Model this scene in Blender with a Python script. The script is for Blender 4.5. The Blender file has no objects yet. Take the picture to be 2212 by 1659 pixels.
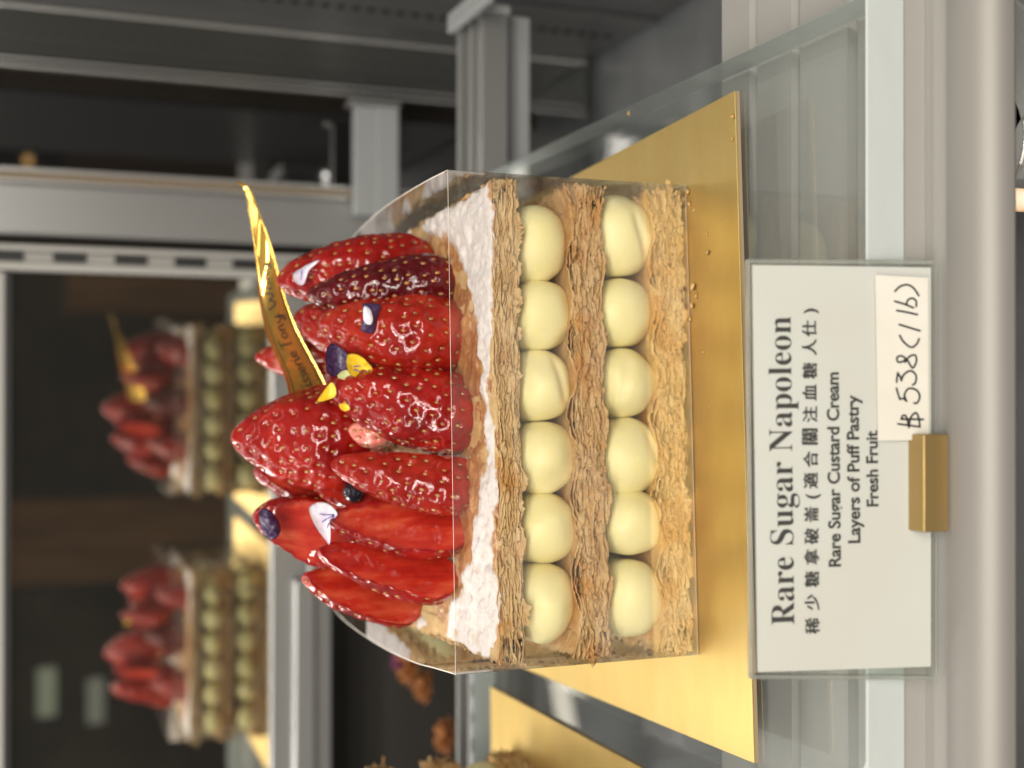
import bpy, math, random
import numpy as np
from mathutils import Matrix, Vector
random.seed(7)
sc = bpy.context.scene
COL = sc.collection

# ------------------------------------------------------------------ camera
CAM = np.array([0.00781, -0.33409, 0.18548])
PITCH, YAW, ROLL, FPX = 0.3652, 0.00617, 0.00288, 2739.2
TH = 0.05348                      # the cake, its box and its board stand turned by 3 degrees on the shelf
F = np.array([math.sin(YAW)*math.cos(PITCH), math.cos(YAW)*math.cos(PITCH), -math.sin(PITCH)])
R0 = np.cross(F, [0, 0, 1]); R0 /= np.linalg.norm(R0); U0 = np.cross(R0, F)
RT = math.cos(ROLL)*R0 + math.sin(ROLL)*U0
UP = -math.sin(ROLL)*R0 + math.cos(ROLL)*U0
cd = bpy.data.cameras.new('camera'); cam = bpy.data.objects.new('camera', cd); COL.objects.link(cam)
X, Y, Z = -UP, RT, -F             # the photograph lies on its side
cam.matrix_world = Matrix(((X[0], Y[0], Z[0], CAM[0]), (X[1], Y[1], Z[1], CAM[1]), (X[2], Y[2], Z[2], CAM[2]), (0, 0, 0, 1)))
cd.sensor_width = 36; cd.sensor_fit = 'HORIZONTAL'; cd.lens = FPX/2212*36
cd.clip_start = 0.01; cd.clip_end = 60
cd.dof.use_dof = True; cd.dof.focus_distance = 0.348; cd.dof.aperture_fstop = 9.5
sc.camera = cam

# ------------------------------------------------------------------ world, lamps, exposure
w = bpy.data.worlds.new('World'); sc.world = w; w.use_nodes = True
bg = w.node_tree.nodes['Background']; bg.inputs[0].default_value = (0.94, 0.89, 0.83, 1); bg.inputs[1].default_value = 0.23

def lamp(name, loc, target, sx, sy, power, col=(1, 1, 1)):
    l = bpy.data.lights.new(name, 'AREA'); l.shape = 'RECTANGLE'; l.size = sx; l.size_y = sy
    l.energy = power; l.color = col
    o = bpy.data.objects.new(name, l); COL.objects.link(o)
    o.location = loc
    o.rotation_euler = (Vector(target)-Vector(loc)).to_track_quat('-Z', 'Y').to_euler()
    return o
lamp('case_light_strip', (0.0, -0.03, 0.50), (0, 0.05, 0), 0.9, 0.016, 0.48, (1, 0.95, 0.88))
lamp('case_light_strip', (-0.34, 0.12, 0.40), (0, 0.08, 0.03), 0.014, 0.5, 0.42, (1, 0.96, 0.9))
lamp('board_fill_light', (-0.22, 0.30, 0.62), (-0.05, 0.0, 0), 0.40, 0.26, 1.1, (1, 0.96, 0.88))  # added panel lamp, brightens the left of the gold board
lamp('rear_fill_light', (-0.34, 0.40, 0.36), (-0.1, 0.0, 0.0), 0.50, 0.09, 3.8, (1, 0.97, 0.90))  # added lamp: board reflection, rim light and backs of the cakes
for lx, ly, lz, e in ((0.15, -1.0, 0.85, 7.4), (-0.35, -0.75, 0.62, 5.6), (0.45, -1.35, 0.80, 8.4), (-0.1, -1.7, 0.75, 8.4)):
    lamp('front_fill_light', (lx, ly, lz), (0, 0, 0.02), 0.9, 0.03, e*1.08, (1, 0.94, 0.84))  # added front fill, kept thin for narrow glints on the berries
sc.view_settings.view_transform = 'Standard'; sc.view_settings.look = 'None'
sc.view_settings.exposure = 0.0; sc.view_settings.gamma = 1.0
sc.render.engine = 'CYCLES'
cy = sc.cycles
cy.max_bounces = 14; cy.diffuse_bounces = 3; cy.glossy_bounces = 6; cy.transmission_bounces = 8; cy.transparent_max_bounces = 24
cy.caustics_reflective = False; cy.caustics_refractive = False; cy.sample_clamp_indirect = 4.0; cy.blur_glossy = 0.3
cy.use_denoising = True

# ------------------------------------------------------------------ geometry helpers
def rz(P, a=TH):
    P = np.asarray(P, float); c, s = math.cos(a), math.sin(a)
    return np.stack([c*P[..., 0]-s*P[..., 1], s*P[..., 0]+c*P[..., 1], P[..., 2]], -1)
def ray(x, y):
    return F + RT*((1659-y)-829.5)/FPX - UP*(x-1106)/FPX
def at(x, y, Yd):                 # point at depth Yd, in the cake's own frame
    d = ray(x, y); n = np.array([-math.sin(TH), math.cos(TH), 0]); P = CAM + d*(Yd-CAM@n)/(d@n)
    return rz(P, -TH)
def atz(x, y, z):
    d = ray(x, y); return rz(CAM + d*(z-CAM[2])/d[2], -TH)
def wy(x, y, Yd):                 # the same in the shelf's frame
    d = ray(x, y); return CAM + d*(Yd-CAM[1])/d[1]
def wz(x, y, z):
    d = ray(x, y); return CAM + d*(z-CAM[2])/d[2]

def _h(i, j, k, s):
    n = (i*374761393 + j*668265263 + k*2147483647 + s*1274126177) & 0xFFFFFFFF
    n = ((n ^ (n >> 13))*1274126177) & 0xFFFFFFFF
    n = ((n ^ (n >> 16))*2246822519) & 0xFFFFFFFF
    return ((n ^ (n >> 15)) & 0xFFFFFF)/float(0xFFFFFF)*2-1
def noise(P, s=0):
    P = np.asarray(P, float); i = np.floor(P).astype(np.int64); f = P-i; f = f*f*f*(f*(f*6-15)+10)
    x, y, z = i[..., 0], i[..., 1], i[..., 2]; fx, fy, fz = f[..., 0], f[..., 1], f[..., 2]
    L = lambda a, b, t: a+(b-a)*t
    c = lambda a, b, d: _h(x+a, y+b, z+d, s)
    return L(L(L(c(0,0,0), c(1,0,0), fx), L(c(0,1,0), c(1,1,0), fx), fy), L(L(c(0,0,1), c(1,0,1), fx), L(c(0,1,1), c(1,1,1), fx), fy), fz)
def fbm(P, s=0, o=3):
    P = np.asarray(P, float); r = 0; a = 1.0
    for k in range(o): r = r + a*noise(P*2**k + 17.3*k, s+k); a *= .5
    return r
def n1(x, s=0, o=3):
    x = np.asarray(x, float); return fbm(np.stack([x, x*0+s*3.7, x*0+s*1.3], -1), s, o)
def sm(a, b, x):
    t = np.clip((x-a)/(b-a), 0, 1); return t*t*(3-2*t)

def link(o, parent=None):
    COL.objects.link(o)
    if parent is not None: o.parent = parent
    return o
def mk(name, V, faces, mats, parent=None, smooth=True, midx=None, loc=None, rot=None):
    me = bpy.data.meshes.new(name)
    V = np.asarray(V, np.float32)
    faces = list(faces) if not isinstance(faces, np.ndarray) else faces
    if isinstance(faces, np.ndarray):
        n, k = faces.shape; loops = faces.ravel().astype(np.int32)
        start = np.arange(n, dtype=np.int32)*k; tot = np.full(n, k, np.int32)
    else:
        loops = np.array([i for f in faces for i in f], np.int32)
        tot = np.array([len(f) for f in faces], np.int32); start = np.concatenate([[0], np.cumsum(tot)[:-1]]).astype(np.int32); n = len(faces)
    me.vertices.add(len(V)); me.vertices.foreach_set('co', V.ravel())
    me.loops.add(len(loops)); me.loops.foreach_set('vertex_index', loops)
    me.polygons.add(n); me.polygons.foreach_set('loop_start', start); me.polygons.foreach_set('loop_total', tot)
    if midx is not None: me.polygons.foreach_set('material_index', np.asarray(midx, np.int32))
    me.update(calc_edges=True); me.validate()
    me.polygons.foreach_set('use_smooth', np.full(len(me.polygons), bool(smooth)))
    for m in (mats if isinstance(mats, (list, tuple)) else [mats]): me.materials.append(m)
    o = bpy.data.objects.new(name, me); link(o, parent)
    if loc is not None: o.location = loc
    if rot is not None: o.rotation_euler = (0, 0, rot)
    return o
def empty(name, loc=(0, 0, 0), rot=0):
    o = bpy.data.objects.new(name, None); o.empty_display_size = .01; COL.objects.link(o); o.location = loc; o.rotation_euler = (0, 0, rot); return o
def tag(o, label, cat, group=None, kind=None):
    o['label'] = label; o['category'] = cat
    if group: o['group'] = group
    if kind: o['kind'] = kind
    return o
class MB:
    def __init__(s): s.V = []; s.F = []; s.M = []
    def add(s, V, Fs, m=0):
        b = len(s.V); s.V += [tuple(map(float, v)) for v in V]; s.F += [tuple(int(i)+b for i in f) for f in Fs]; s.M += [m]*len(Fs)
    def box(s, a, b, m=0, bev=0.0):
        (x0, y0, z0), (x1, y1, z1) = a, b
        V = [(x0,y0,z0),(x1,y0,z0),(x1,y1,z0),(x0,y1,z0),(x0,y0,z1),(x1,y0,z1),(x1,y1,z1),(x0,y1,z1)]
        s.add(V, [(0,3,2,1),(4,5,6,7),(0,1,5,4),(1,2,6,5),(2,3,7,6),(3,0,4,7)], m)
    def build(s, name, mats, parent=None, smooth=False, bevel=0, loc=None, rot=None):
        o = mk(name, s.V, s.F, mats, parent, smooth, s.M, loc, rot)
        if bevel:
            md = o.modifiers.new('bevel', 'BEVEL'); md.width = bevel; md.segments = 3; md.limit_method = 'ANGLE'
        return o
def grid_faces(nu, nv, wrap_u=False, wrap_v=False):
    I, J = np.meshgrid(np.arange(nu if wrap_u else nu-1), np.arange(nv if wrap_v else nv-1), indexing='ij')
    i2 = (I+1) % nu; j2 = (J+1) % nv
    return np.stack([I*nv+J, i2*nv+J, i2*nv+j2, I*nv+j2], -1).reshape(-1, 4)

# ------------------------------------------------------------------ materials
def mat(name, base=(.5, .5, .5), rough=.5, metal=0, spec=.5, coat=0, coat_r=.03, sss=0, sss_r=(.003, .001, .0005), trans=0, ior=1.45, aniso=0):
    m = bpy.data.materials.new(name); m.use_nodes = True
    b = m.node_tree.nodes['Principled BSDF']
    b.inputs['Base Color'].default_value = (*base, 1); b.inputs['Roughness'].default_value = rough
    b.inputs['Metallic'].default_value = metal; b.inputs['Specular IOR Level'].default_value = spec
    b.inputs['Coat Weight'].default_value = coat; b.inputs['Coat Roughness'].default_value = coat_r
    b.inputs['Subsurface Weight'].default_value = sss; b.inputs['Subsurface Radius'].default_value = sss_r; b.inputs['Subsurface Scale'].default_value = 1.0
    b.inputs['Transmission Weight'].default_value = trans; b.inputs['IOR'].default_value = ior
    b.inputs['Anisotropic'].default_value = aniso
    return m
def nd(m, t, **kw):
    n = m.node_tree.nodes.new(t)
    for k, v in kw.items():
        if hasattr(n, k): setattr(n, k, v)
        else: n.inputs[k].default_value = v
    return n
def ln(m, a, b): m.node_tree.links.new(a, b)
def noise_col(m, scale, stops, detail=4, stretch=(1, 1, 1), rough=.6):
    """colour from object-space noise through a ramp"""
    tc = nd(m, 'ShaderNodeTexCoord'); mp = nd(m, 'ShaderNodeMapping'); mp.inputs['Scale'].default_value = stretch
    nz = nd(m, 'ShaderNodeTexNoise', Scale=scale, Detail=detail, Roughness=rough)
    rp = nd(m, 'ShaderNodeValToRGB')
    while len(rp.color_ramp.elements) < len(stops): rp.color_ramp.elements.new(.5)
    for e, (p, c) in zip(rp.color_ramp.elements, stops): e.position = p; e.color = (*c, 1)
    ln(m, tc.outputs['Object'], mp.inputs[0]); ln(m, mp.outputs[0], nz.inputs['Vector']); ln(m, nz.outputs['Fac'], rp.inputs[0])
    ln(m, rp.outputs[0], m.node_tree.nodes['Principled BSDF'].inputs['Base Color'])
    return rp
def bump(m, scale, dist, detail=3, stretch=(1, 1, 1), strength=1.0, coat=False):
    tc = nd(m, 'ShaderNodeTexCoord'); mp = nd(m, 'ShaderNodeMapping'); mp.inputs['Scale'].default_value = stretch
    nz = nd(m, 'ShaderNodeTexNoise', Scale=scale, Detail=detail)
    bp = nd(m, 'ShaderNodeBump', Strength=strength, Distance=dist)
    ln(m, tc.outputs['Object'], mp.inputs[0]); ln(m, mp.outputs[0], nz.inputs['Vector']); ln(m, nz.outputs['Fac'], bp.inputs['Height'])
    b = m.node_tree.nodes['Principled BSDF']
    ln(m, bp.outputs[0], b.inputs['Normal'])
    if coat: ln(m, bp.outputs[0], b.inputs['Coat Normal'])
def thin_clear(name, tint=(.97, .98, .97), haze=.03, haze_col=(.8, .8, .8), ior=1.5, rough=.02, boost=1.6):
    """a thin clear plastic sheet: lets light straight through, reflects by Fresnel, a trace of haze"""
    m = bpy.data.materials.new(name); m.use_nodes = True; nt = m.node_tree; nt.nodes.clear()
    out = nd(m, 'ShaderNodeOutputMaterial'); tr = nd(m, 'ShaderNodeBsdfTransparent'); tr.inputs[0].default_value = (*tint, 1)
    gl = nd(m, 'ShaderNodeBsdfGlossy'); gl.inputs['Roughness'].default_value = rough
    df = nd(m, 'ShaderNodeBsdfDiffuse'); df.inputs[0].default_value = (*haze_col, 1)
    fr = nd(m, 'ShaderNodeFresnel', IOR=ior); ge = nd(m, 'ShaderNodeNewGeometry'); io = nd(m, 'ShaderNodeMix'); io.inputs[2].default_value = ior; io.inputs[3].default_value = 1/ior; ln(m, ge.outputs['Backfacing'], io.inputs[0]); ln(m, io.outputs[0], fr.inputs[0]); mu = nd(m, 'ShaderNodeMath', operation='MULTIPLY'); mu.inputs[1].default_value = boost; mu.use_clamp = True
    m1 = nd(m, 'ShaderNodeMixShader'); m1.inputs[0].default_value = haze
    m2 = nd(m, 'ShaderNodeMixShader')
    ln(m, fr.outputs[0], mu.inputs[0]); ln(m, mu.outputs[0], m2.inputs[0])
    ln(m, tr.outputs[0], m1.inputs[1]); ln(m, df.outputs[0], m1.inputs[2])
    ln(m, m1.outputs[0], m2.inputs[1]); ln(m, gl.outputs[0], m2.inputs[2]); ln(m, m2.outputs[0], out.inputs[0])
    return m

M = {}
def pastry_mat(name, a, b, c):
    m = mat(name, b, .75, spec=.25, sss=.12, sss_r=(.002, .001, .0005))
    rp = noise_col(m, 150, [(.30, a), (.5, b), (.70, c)], 8, (1, 1, 3.2), .72)
    tc = nd(m, 'ShaderNodeTexCoord'); nz = nd(m, 'ShaderNodeTexNoise', Scale=75, Detail=5); mr = nd(m, 'ShaderNodeMapRange'); mr.inputs['From Min'].default_value = .5; mr.inputs['From Max'].default_value = .68
    mx = nd(m, 'ShaderNodeMix'); mx.data_type = 'RGBA'; mx.blend_type = 'MULTIPLY'; mx.inputs[7].default_value = (.90, .70, .46, 1)
    ln(m, tc.outputs['Object'], nz.inputs['Vector']); ln(m, nz.outputs['Fac'], mr.inputs['Value']); ln(m, mr.outputs[0], mx.inputs[0]); ln(m, rp.outputs[0], mx.inputs[6])
    ln(m, mx.outputs[2], m.node_tree.nodes['Principled BSDF'].inputs['Base Color']); bump(m, 1900, .0004, 4, (1, 1, 1.4), .7); return m
M['pastry_top'] = pastry_mat('puff pastry upper', (.44, .26, .105), (.585, .385, .18), (.68, .50, .28))
M['pastry_mid'] = pastry_mat('puff pastry middle', (.43, .24, .095), (.56, .35, .16), (.66, .475, .26))
M['pastry_low'] = pastry_mat('puff pastry lower', (.45, .245, .08), (.58, .36, .14), (.68, .48, .23))
M['crust'] = mat('glazed pastry crust', (.4, .18, .06), .4, coat=.8, coat_r=.05)
noise_col(M['crust'], 90, [(.3, (.26, .09, .025)), (.55, (.46, .22, .08)), (.75, (.60, .38, .18))], 5); bump(M['crust'], 500, .0006, 4)
M['sugar'] = mat('icing sugar', (.83, .80, .80), .95, spec=.1, sss=.2, sss_r=(.001, .001, .001))
m = M['sugar']; rp = noise_col(m, 260, [(.28, (.56, .46, .39)), (.46, (.66, .605, .58)), (.7, (.71, .67, .66))], 5)
da = nd(m, 'ShaderNodeAttribute'); da.attribute_name = 'dust'; tc = nd(m, 'ShaderNodeTexCoord'); nz = nd(m, 'ShaderNodeTexNoise', Scale=900, Detail=3)
ad = nd(m, 'ShaderNodeMath', operation='ADD'); mr = nd(m, 'ShaderNodeMapRange'); mr.inputs['From Min'].default_value = .62; mr.inputs['From Max'].default_value = 1.15
mx = nd(m, 'ShaderNodeMix'); mx.data_type = 'RGBA'; mx.inputs[6].default_value = (.42, .22, .085, 1)
ln(m, tc.outputs['Object'], nz.inputs['Vector']); ln(m, da.outputs['Fac'], ad.inputs[0]); ln(m, nz.outputs['Fac'], ad.inputs[1]); ln(m, ad.outputs[0], mr.inputs['Value'])
ln(m, mr.outputs[0], mx.inputs[0]); ln(m, rp.outputs[0], mx.inputs[7]); ln(m, mx.outputs[2], m.node_tree.nodes['Principled BSDF'].inputs['Base Color'])
bump(M['sugar'], 1700, .0003, 3, strength=.6)
M['custard'] = mat('custard cream', (.80, .70, .30), .42, spec=.35, sss=.35, sss_r=(.004, .0028, .001))
noise_col(M['custard'], 60, [(.3, (.85, .75, .36)), (.7, (.89, .81, .45))], 3); bump(M['custard'], 260, .0004, 3, strength=.25)
def berry_mat(name, a, b, c):
    m = mat(name, b, .5, spec=.08, coat=1, coat_r=.02, sss=.22, sss_r=(.004, .0006, .0004))
    m.node_tree.nodes['Principled BSDF'].inputs['Coat IOR'].default_value = 1.42
    noise_col(m, 60, [(.3, a), (.52, b), (.75, c)], 4); bump(m, 330, .0016, 1.0, strength=.20, coat=True); return m
M['berry'] = berry_mat('strawberry skin', (.125, .0016, .002), (.245, .0056, .0035), (.36, .019, .006))
M['berry_dark'] = berry_mat('dark strawberry skin', (.045, .0010, .0025), (.085, .002, .004), (.16, .005, .006))
M['berry_light'] = berry_mat('orange red strawberry skin', (.16, .003, .003), (.275, .012, .005), (.38, .040, .014))
M['seed'] = mat('strawberry seed', (.50, .30, .07), .35, coat=.8, coat_r=.05)
noise_col(M['seed'], 180, [(.35, (.24, .070, .014)), (.65, (.38, .18, .042))], 2)
m = M['cut'] = mat('cut strawberry flesh', (.60, .06, .03), .5, spec=.1, coat=1, coat_r=.03, sss=.3, sss_r=(.004, .0012, .0008))
rp = noise_col(m, 130, [(.28, (.22, .004, .004)), (.48, (.36, .018, .008)), (.74, (.52, .10, .042))], 4, (1, 1, .22))
at_ = nd(m, 'ShaderNodeAttribute'); at_.attribute_name = 'rim'
mx = nd(m, 'ShaderNodeMix'); mx.data_type = 'RGBA'; mx.inputs[6].default_value = (.20, .003, .004, 1)
ln(m, at_.outputs['Fac'], mx.inputs[0]); ln(m, rp.outputs[0], mx.inputs[7]); ln(m, mx.outputs[2], m.node_tree.nodes['Principled BSDF'].inputs['Base Color'])
bump(m, 240, .0009, 2, (1, 1, .5), strength=.35, coat=True)
M['hull'] = mat('pale strawberry shoulder', (.70, .26, .20), .3, coat=1, sss=.3)
noise_col(M['hull'], 120, [(.3, (.60, .12, .09)), (.7, (.72, .36, .28))], 3)
M['gold'] = mat('gold foil board', (.80, .52, .13), .41, metal=.95, aniso=.2)
noise_col(M['gold'], 22, [(.3, (.84, .59, .20)), (.7, (.89, .66, .26))], 5, (1, 3, 1)); bump(M['gold'], 420, .0001, 4, (1, .25, 1), .22)
M['board_core'] = mat('board core', (.30, .22, .13), .8)
M['gold_tag'] = mat('gold mirror foil', (.95, .58, .13), .12, metal=.82)
M['print'] = mat('dark print', (.035, .018, .012), .5)
M['ink'] = mat('black ink', (.012, .011, .012), .55)
M['acetate'] = thin_clear('clear acetate', (.99, .99, .985), .02, (.85, .8, .75), 1.5, .02, 1.4)
m = M['acetate']; hz = [n for n in m.node_tree.nodes if n.type == 'MIX_SHADER' and not n.inputs[0].is_linked][0]
tc = nd(m, 'ShaderNodeTexCoord'); nz = nd(m, 'ShaderNodeTexNoise', Scale=45, Detail=6); mr = nd(m, 'ShaderNodeMapRange')
for k_, v_ in (('From Min', .42), ('From Max', .75), ('To Min', .004), ('To Max', .045)): mr.inputs[k_].default_value = v_
ln(m, tc.outputs['Object'], nz.inputs['Vector']); ln(m, nz.outputs['Fac'], mr.inputs['Value']); ln(m, mr.outputs[0], hz.inputs[0])
M['acetate_edge'] = mat('acetate cut edge', (.80, .74, .66), .25)
M['petal_purple'] = mat('purple petal', (.028, .010, .045), .45, coat=.3, coat_r=.2)
noise_col(M['petal_purple'], 500, [(.3, (.018, .007, .030)), (.7, (.060, .028, .10))], 3, (4, 1, 1)); bump(M['petal_purple'], 900, .0004, 2)
M['petal_yellow'] = mat('yellow petal', (.82, .55, .02), .5, sss=.2)
noise_col(M['petal_yellow'], 300, [(.3, (.72, .42, .01)), (.7, (.88, .64, .05))], 3)
M['petal_white'] = mat('white petal', (.75, .70, .76), .45, sss=.2)
noise_col(M['petal_white'], 260, [(.35, (.62, .55, .72)), (.6, (.80, .77, .80))], 3)
M['petal_vein'] = mat('purple vein', (.10, .05, .26), .5)
M['calyx'] = mat('pale green calyx', (.62, .66, .32), .5, sss=.2)
M['blue'] = mat('dark blueberry', (.012, .012, .02), .22, coat=.8, coat_r=.05)
M['card'] = mat('card', (.66, .63, .57), .65); noise_col(M['card'], 18, [(.35, (.58, .555, .525)), (.5, (.595, .58, .56)), (.7, (.60, .575, .575))], 2)
M['paper'] = mat('paper sticker', (.62, .59, .51), .7); noise_col(M['paper'], 40, [(.35, (.58, .55, .48)), (.7, (.63, .60, .54))], 3)
M['sleeve'] = thin_clear('clear card sleeve', (.97, .98, .97), .02, (.8, .78, .72), 1.45, .05, .7)
M['sleeve_edge'] = mat('sleeve edge', (.70, .70, .66), .2, trans=.5)
M['brass'] = mat('brushed brass', (.40, .275, .11), .48, metal=.75); bump(M['brass'], 700, .0002, 3, (.06, 1, 1), .8)
M['alu'] = mat('brushed aluminium', (.33, .32, .30), .6, metal=.12); bump(M['alu'], 1500, .00008, 2, (.15, 1, 1), .5)
M['alu_nose'] = mat('frosted rail nose', (.235, .222, .205), .5, metal=.25); bump(M['alu_nose'], 2600, .00006, 2, (1, 1, 1), .5)
M['alu_white'] = mat('anodised pale aluminium', (.30, .30, .295), .30, metal=.6); bump(M['alu_white'], 1500, .00006, 2, (.15, 1, 1), .5)
M['chrome'] = mat('polished steel', (.72, .71, .69), .22, metal=.8)
M['steel_dark'] = mat('dark grey panel', (.10, .10, .10), .35, metal=.3)
M['grey'] = mat('grey plastic', (.28, .29, .29), .4)
M['black'] = mat('black slot', (.01, .01, .01), .6)
m = M['mirror'] = mat('smoked mirror glass', (.76, .74, .66), .02, metal=1)
m.node_tree.nodes['Principled BSDF'].inputs['Metallic'].default_value = .985; noise_col(m, 7, [(.35, (.76, .74, .66)), (.65, (.82, .80, .72))], 4)
M['smoked'] = mat('dark smoked glass', (.012, .012, .012), .02, ior=2.3)
M['greyglass'] = mat('grey reflecting panel', (.22, .225, .21), .12, metal=.85)
M['deck'] = mat('dark shelf below', (.13, .135, .14), .3); noise_col(M['deck'], 8, [(.35, (.09, .095, .10)), (.65, (.17, .175, .18))], 3)
M['wood'] = mat('brown wood', (.2, .1, .04), .6); noise_col(M['wood'], 4, [(.3, (.12, .055, .02)), (.7, (.32, .16, .06))], 3, (6, 6, .6))
M['void'] = mat('dark backing', (.02, .017, .014), .7); noise_col(M['void'], 3, [(.4, (.022, .019, .016)), (.7, (.085, .062, .042))], 3)
M['orange'] = mat('orange petal', (.24, .085, .02), .6); M['pink'] = mat('pink petal', (.12, .02, .06), .6)
M['leaf'] = mat('green leaf', (.06, .22, .03), .5)
m = M['glass'] = thin_clear('shelf glass face', (.96, .975, .97), .012, (.7, .75, .73), 1.52, .01, 1.0)
M['glass_edge'] = mat('ground glass edge', (.50, .54, .525), .22, trans=.1, ior=1.3); bump(M['glass_edge'], 60, .002, 2, (1, 1, 1.5), .22)
def emit(name, col, s):
    m = bpy.data.materials.new(name); m.use_nodes = True
    b = m.node_tree.nodes['Principled BSDF']; b.inputs['Emission Color'].default_value = (*col, 1); b.inputs['Emission Strength'].default_value = s
    b.inputs['Base Color'].default_value = (.8, .8, .8, 1); return m
M['led'] = emit('lit diode', (.85, .93, 1), .35); M['flame'] = emit('warm lamp', (1, .50, .12), .6)

# ------------------------------------------------------------------ the display case
XL, XR = -.62, .225               # how far the shelf runs to either side
YM = .434                         # plane of the mirror doors at the back
mb = MB(); mb.box((-.9, -.25, -.185), (.9, YM+.12, -.165)); o = mb.build('floor', M['deck']); o['kind'] = 'structure'; o['label'] = 'dark lower deck of the display case'
mb = MB(); mb.box((-.9, YM+.10, -.165), (.9, YM+.12, .75)); o = mb.build('wall', M['void']); o['kind'] = 'structure'

# the dark shop behind the camera, which the mirror doors show
mb = MB(); mb.box((-6, -4.2, -1.3), (6, -4.1, .42)); o = mb.build('shop_wall', M['void']); o['kind'] = 'structure'
mb = MB(); mb.box((-6, -4.1, -1.32), (6, -.25, -1.3)); o = mb.build('shop_floor', M['void']); o['kind'] = 'structure'
mb = MB(); mb.box((-6, -.55, -1.3), (6, -.45, -.62)); o = mb.build('shop_counter', M['void']); o['kind'] = 'structure'
for k, (x0, x1, z0, z1, y, key) in enumerate(((-.62, -.36, -1.3, .30, -3.2, 'wood'), (.30, .95, -1.3, .05, -3.6, 'wood'), (-2.0, -1.5, -1.3, -.1, -3.0, 'wood'))):
    mb = MB(); mb.box((x0, y-.2, z0), (x1, y, z1)); o = mb.build('shop_cabinet', M[key]); o['kind'] = 'structure'
def glow(name, loc, sx, sz, col, st, label, ct):
    mb = MB(); mb.box((-sx, -.02, -sz), (sx, 0, sz)); o = mb.build(name, emit(name+' light', col, st), loc=loc, bevel=.004); tag(o, label, ct)
glow('lit_panel', (-.93, -3.0, .125), .075, .028, (.35, .60, .22), .10, 'dim green lit panel in the shop, upper smear at the left of the mirror', 'lit panel')
glow('lit_panel', (-.97, -3.0, -.02), .070, .026, (.35, .60, .30), .05, 'dim green lit panel in the shop, lower smear at the left of the mirror', 'lit panel')
glow('pink_lamp', (.715, -2.5, .213), .012, .012, (1, .25, .45), 12, 'small pink lamp reflected in the dark glass door', 'lamp')
glow('amber_lamp', (.64, -2.5, .185), .012, .010, (1, .55, .15), 3, 'faint amber lamp reflected beside the pink one in the dark door', 'lamp')
# front extrusion the glass lies on
prof = [(-.0895, -.0195), (-.0895, -.0190)]
nose = [(-.0896 - .0116*math.sin(a), -.0283 + .0096*math.cos(a)) for a in np.linspace(0, math.pi/2, 14)]
prof = [(-.0830, -.0200), (-.0893, -.0200), (-.0896, -.0187)] + nose[1:] + [(-.1006, -.0293), (-.094, -.0300), (.006, -.0300), (.006, -.0135)]
nose_end = 3+len(nose)
for y0 in (-.012, -.034, -.060):
    prof += [(y0+.0022, -.0135), (y0+.0018, -.0165), (y0-.0018, -.0165), (y0-.0022, -.0135)]
prof += [(-.0800, -.0135), (-.0800, -.0200)]
n = len(prof); V = [(x, p[0], p[1]) for x in (XL, .26) for p in prof]
Fs = [(i, (i+1) % n, n+(i+1) % n, n+i) for i in range(n)] + [tuple(range(n))[::-1], tuple(range(n, 2*n))]
o = mk('shelf_rail', V, Fs, [M['alu'], M['alu_nose']], smooth=True, midx=[1 if 1 <= i < nose_end else 0 for i in range(n)]+[0, 0])
o.data.set_sharp_from_angle(angle=math.radians(30))
tag(o, 'long brushed aluminium front rail under the glass shelf, with a rounded nose and grooves', 'rail')
# glass shelf
GX0, GX1, GY0, GY1, GZ0, GZ1 = -.60, .1030, -.0815, .205, -.0130, -.0017
gl = MB(); gl.box((GX0, GY0, GZ0), (GX1, GY1, GZ1))
gl.M = [0, 0, 1, 1, 1, 1]
o = gl.build('glass_shelf', [M['glass'], M['glass_edge']], smooth=False, bevel=.0006)
tag(o, 'clear thick glass shelf plate with pale ground edges, carrying the gold boards', 'shelf')
# rear rail, with a lit diode strip
rr = empty('rear_rail', (0, .205, -.02))
r_ = MB(); yb = .2085 - .205
for a, b, z in ((0, .007, .013), (.007, .011, .009), (.011, .014, .0145), (.014, .021, .010), (.021, .0235, .017)):
    r_.box((XL, yb+a, 0), (.180, yb+b, z))
o = r_.build('rail_profile', M['alu_white'], rr, bevel=.0006)
c_ = MB(); c_.box((.1803, yb-.001, -.001), (.1845, yb+.0245, .020)); c_.build('end_cap', M['grey'], rr, bevel=.0008)
c_ = MB(); c_.box((.176, yb-.030, .0175), (.185, yb+.0245, .0215)); c_.build('end_cap', M['grey'], rr, bevel=.0008)
tag(rr, 'pale ridged aluminium rail running across behind the glass shelf, grey cap at its right end', 'rail')
ld = empty('light_strip', (-.3, .2170, -.0085))
s_ = MB(); s_.box((-.30, -.0026, -.0010), (.19, .0026, .0010)); s_.build('strip_base', M['grey'], ld)
s_ = MB()
for k in range(38):
    x = -.29+k*.0126; s_.box((x-.0034, -.0019, .0011), (x+.0034, .0019, .0020))
o = s_.build('diodes', M['led'], ld)
s_ = MB()
for k in range(7):
    x = .131+k*.0078; s_.box((x-.0016, .0245, -.0205), (x+.0016, .0262, -.0175))
s_.build('diodes', emit('bright diode', (1, .96, .88), 12.0), ld).location = (.3, -.0125, -.006)
s_ = MB(); s_.box((.10, .0205, -.0225), (.185, .0244, -.004)); s_.build('strip_base', M['grey'], ld).location = (.3, -.0125, -.006)
tag(ld, 'strip of small pale diodes along the rear rail behind the glass shelf', 'light strip')

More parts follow.
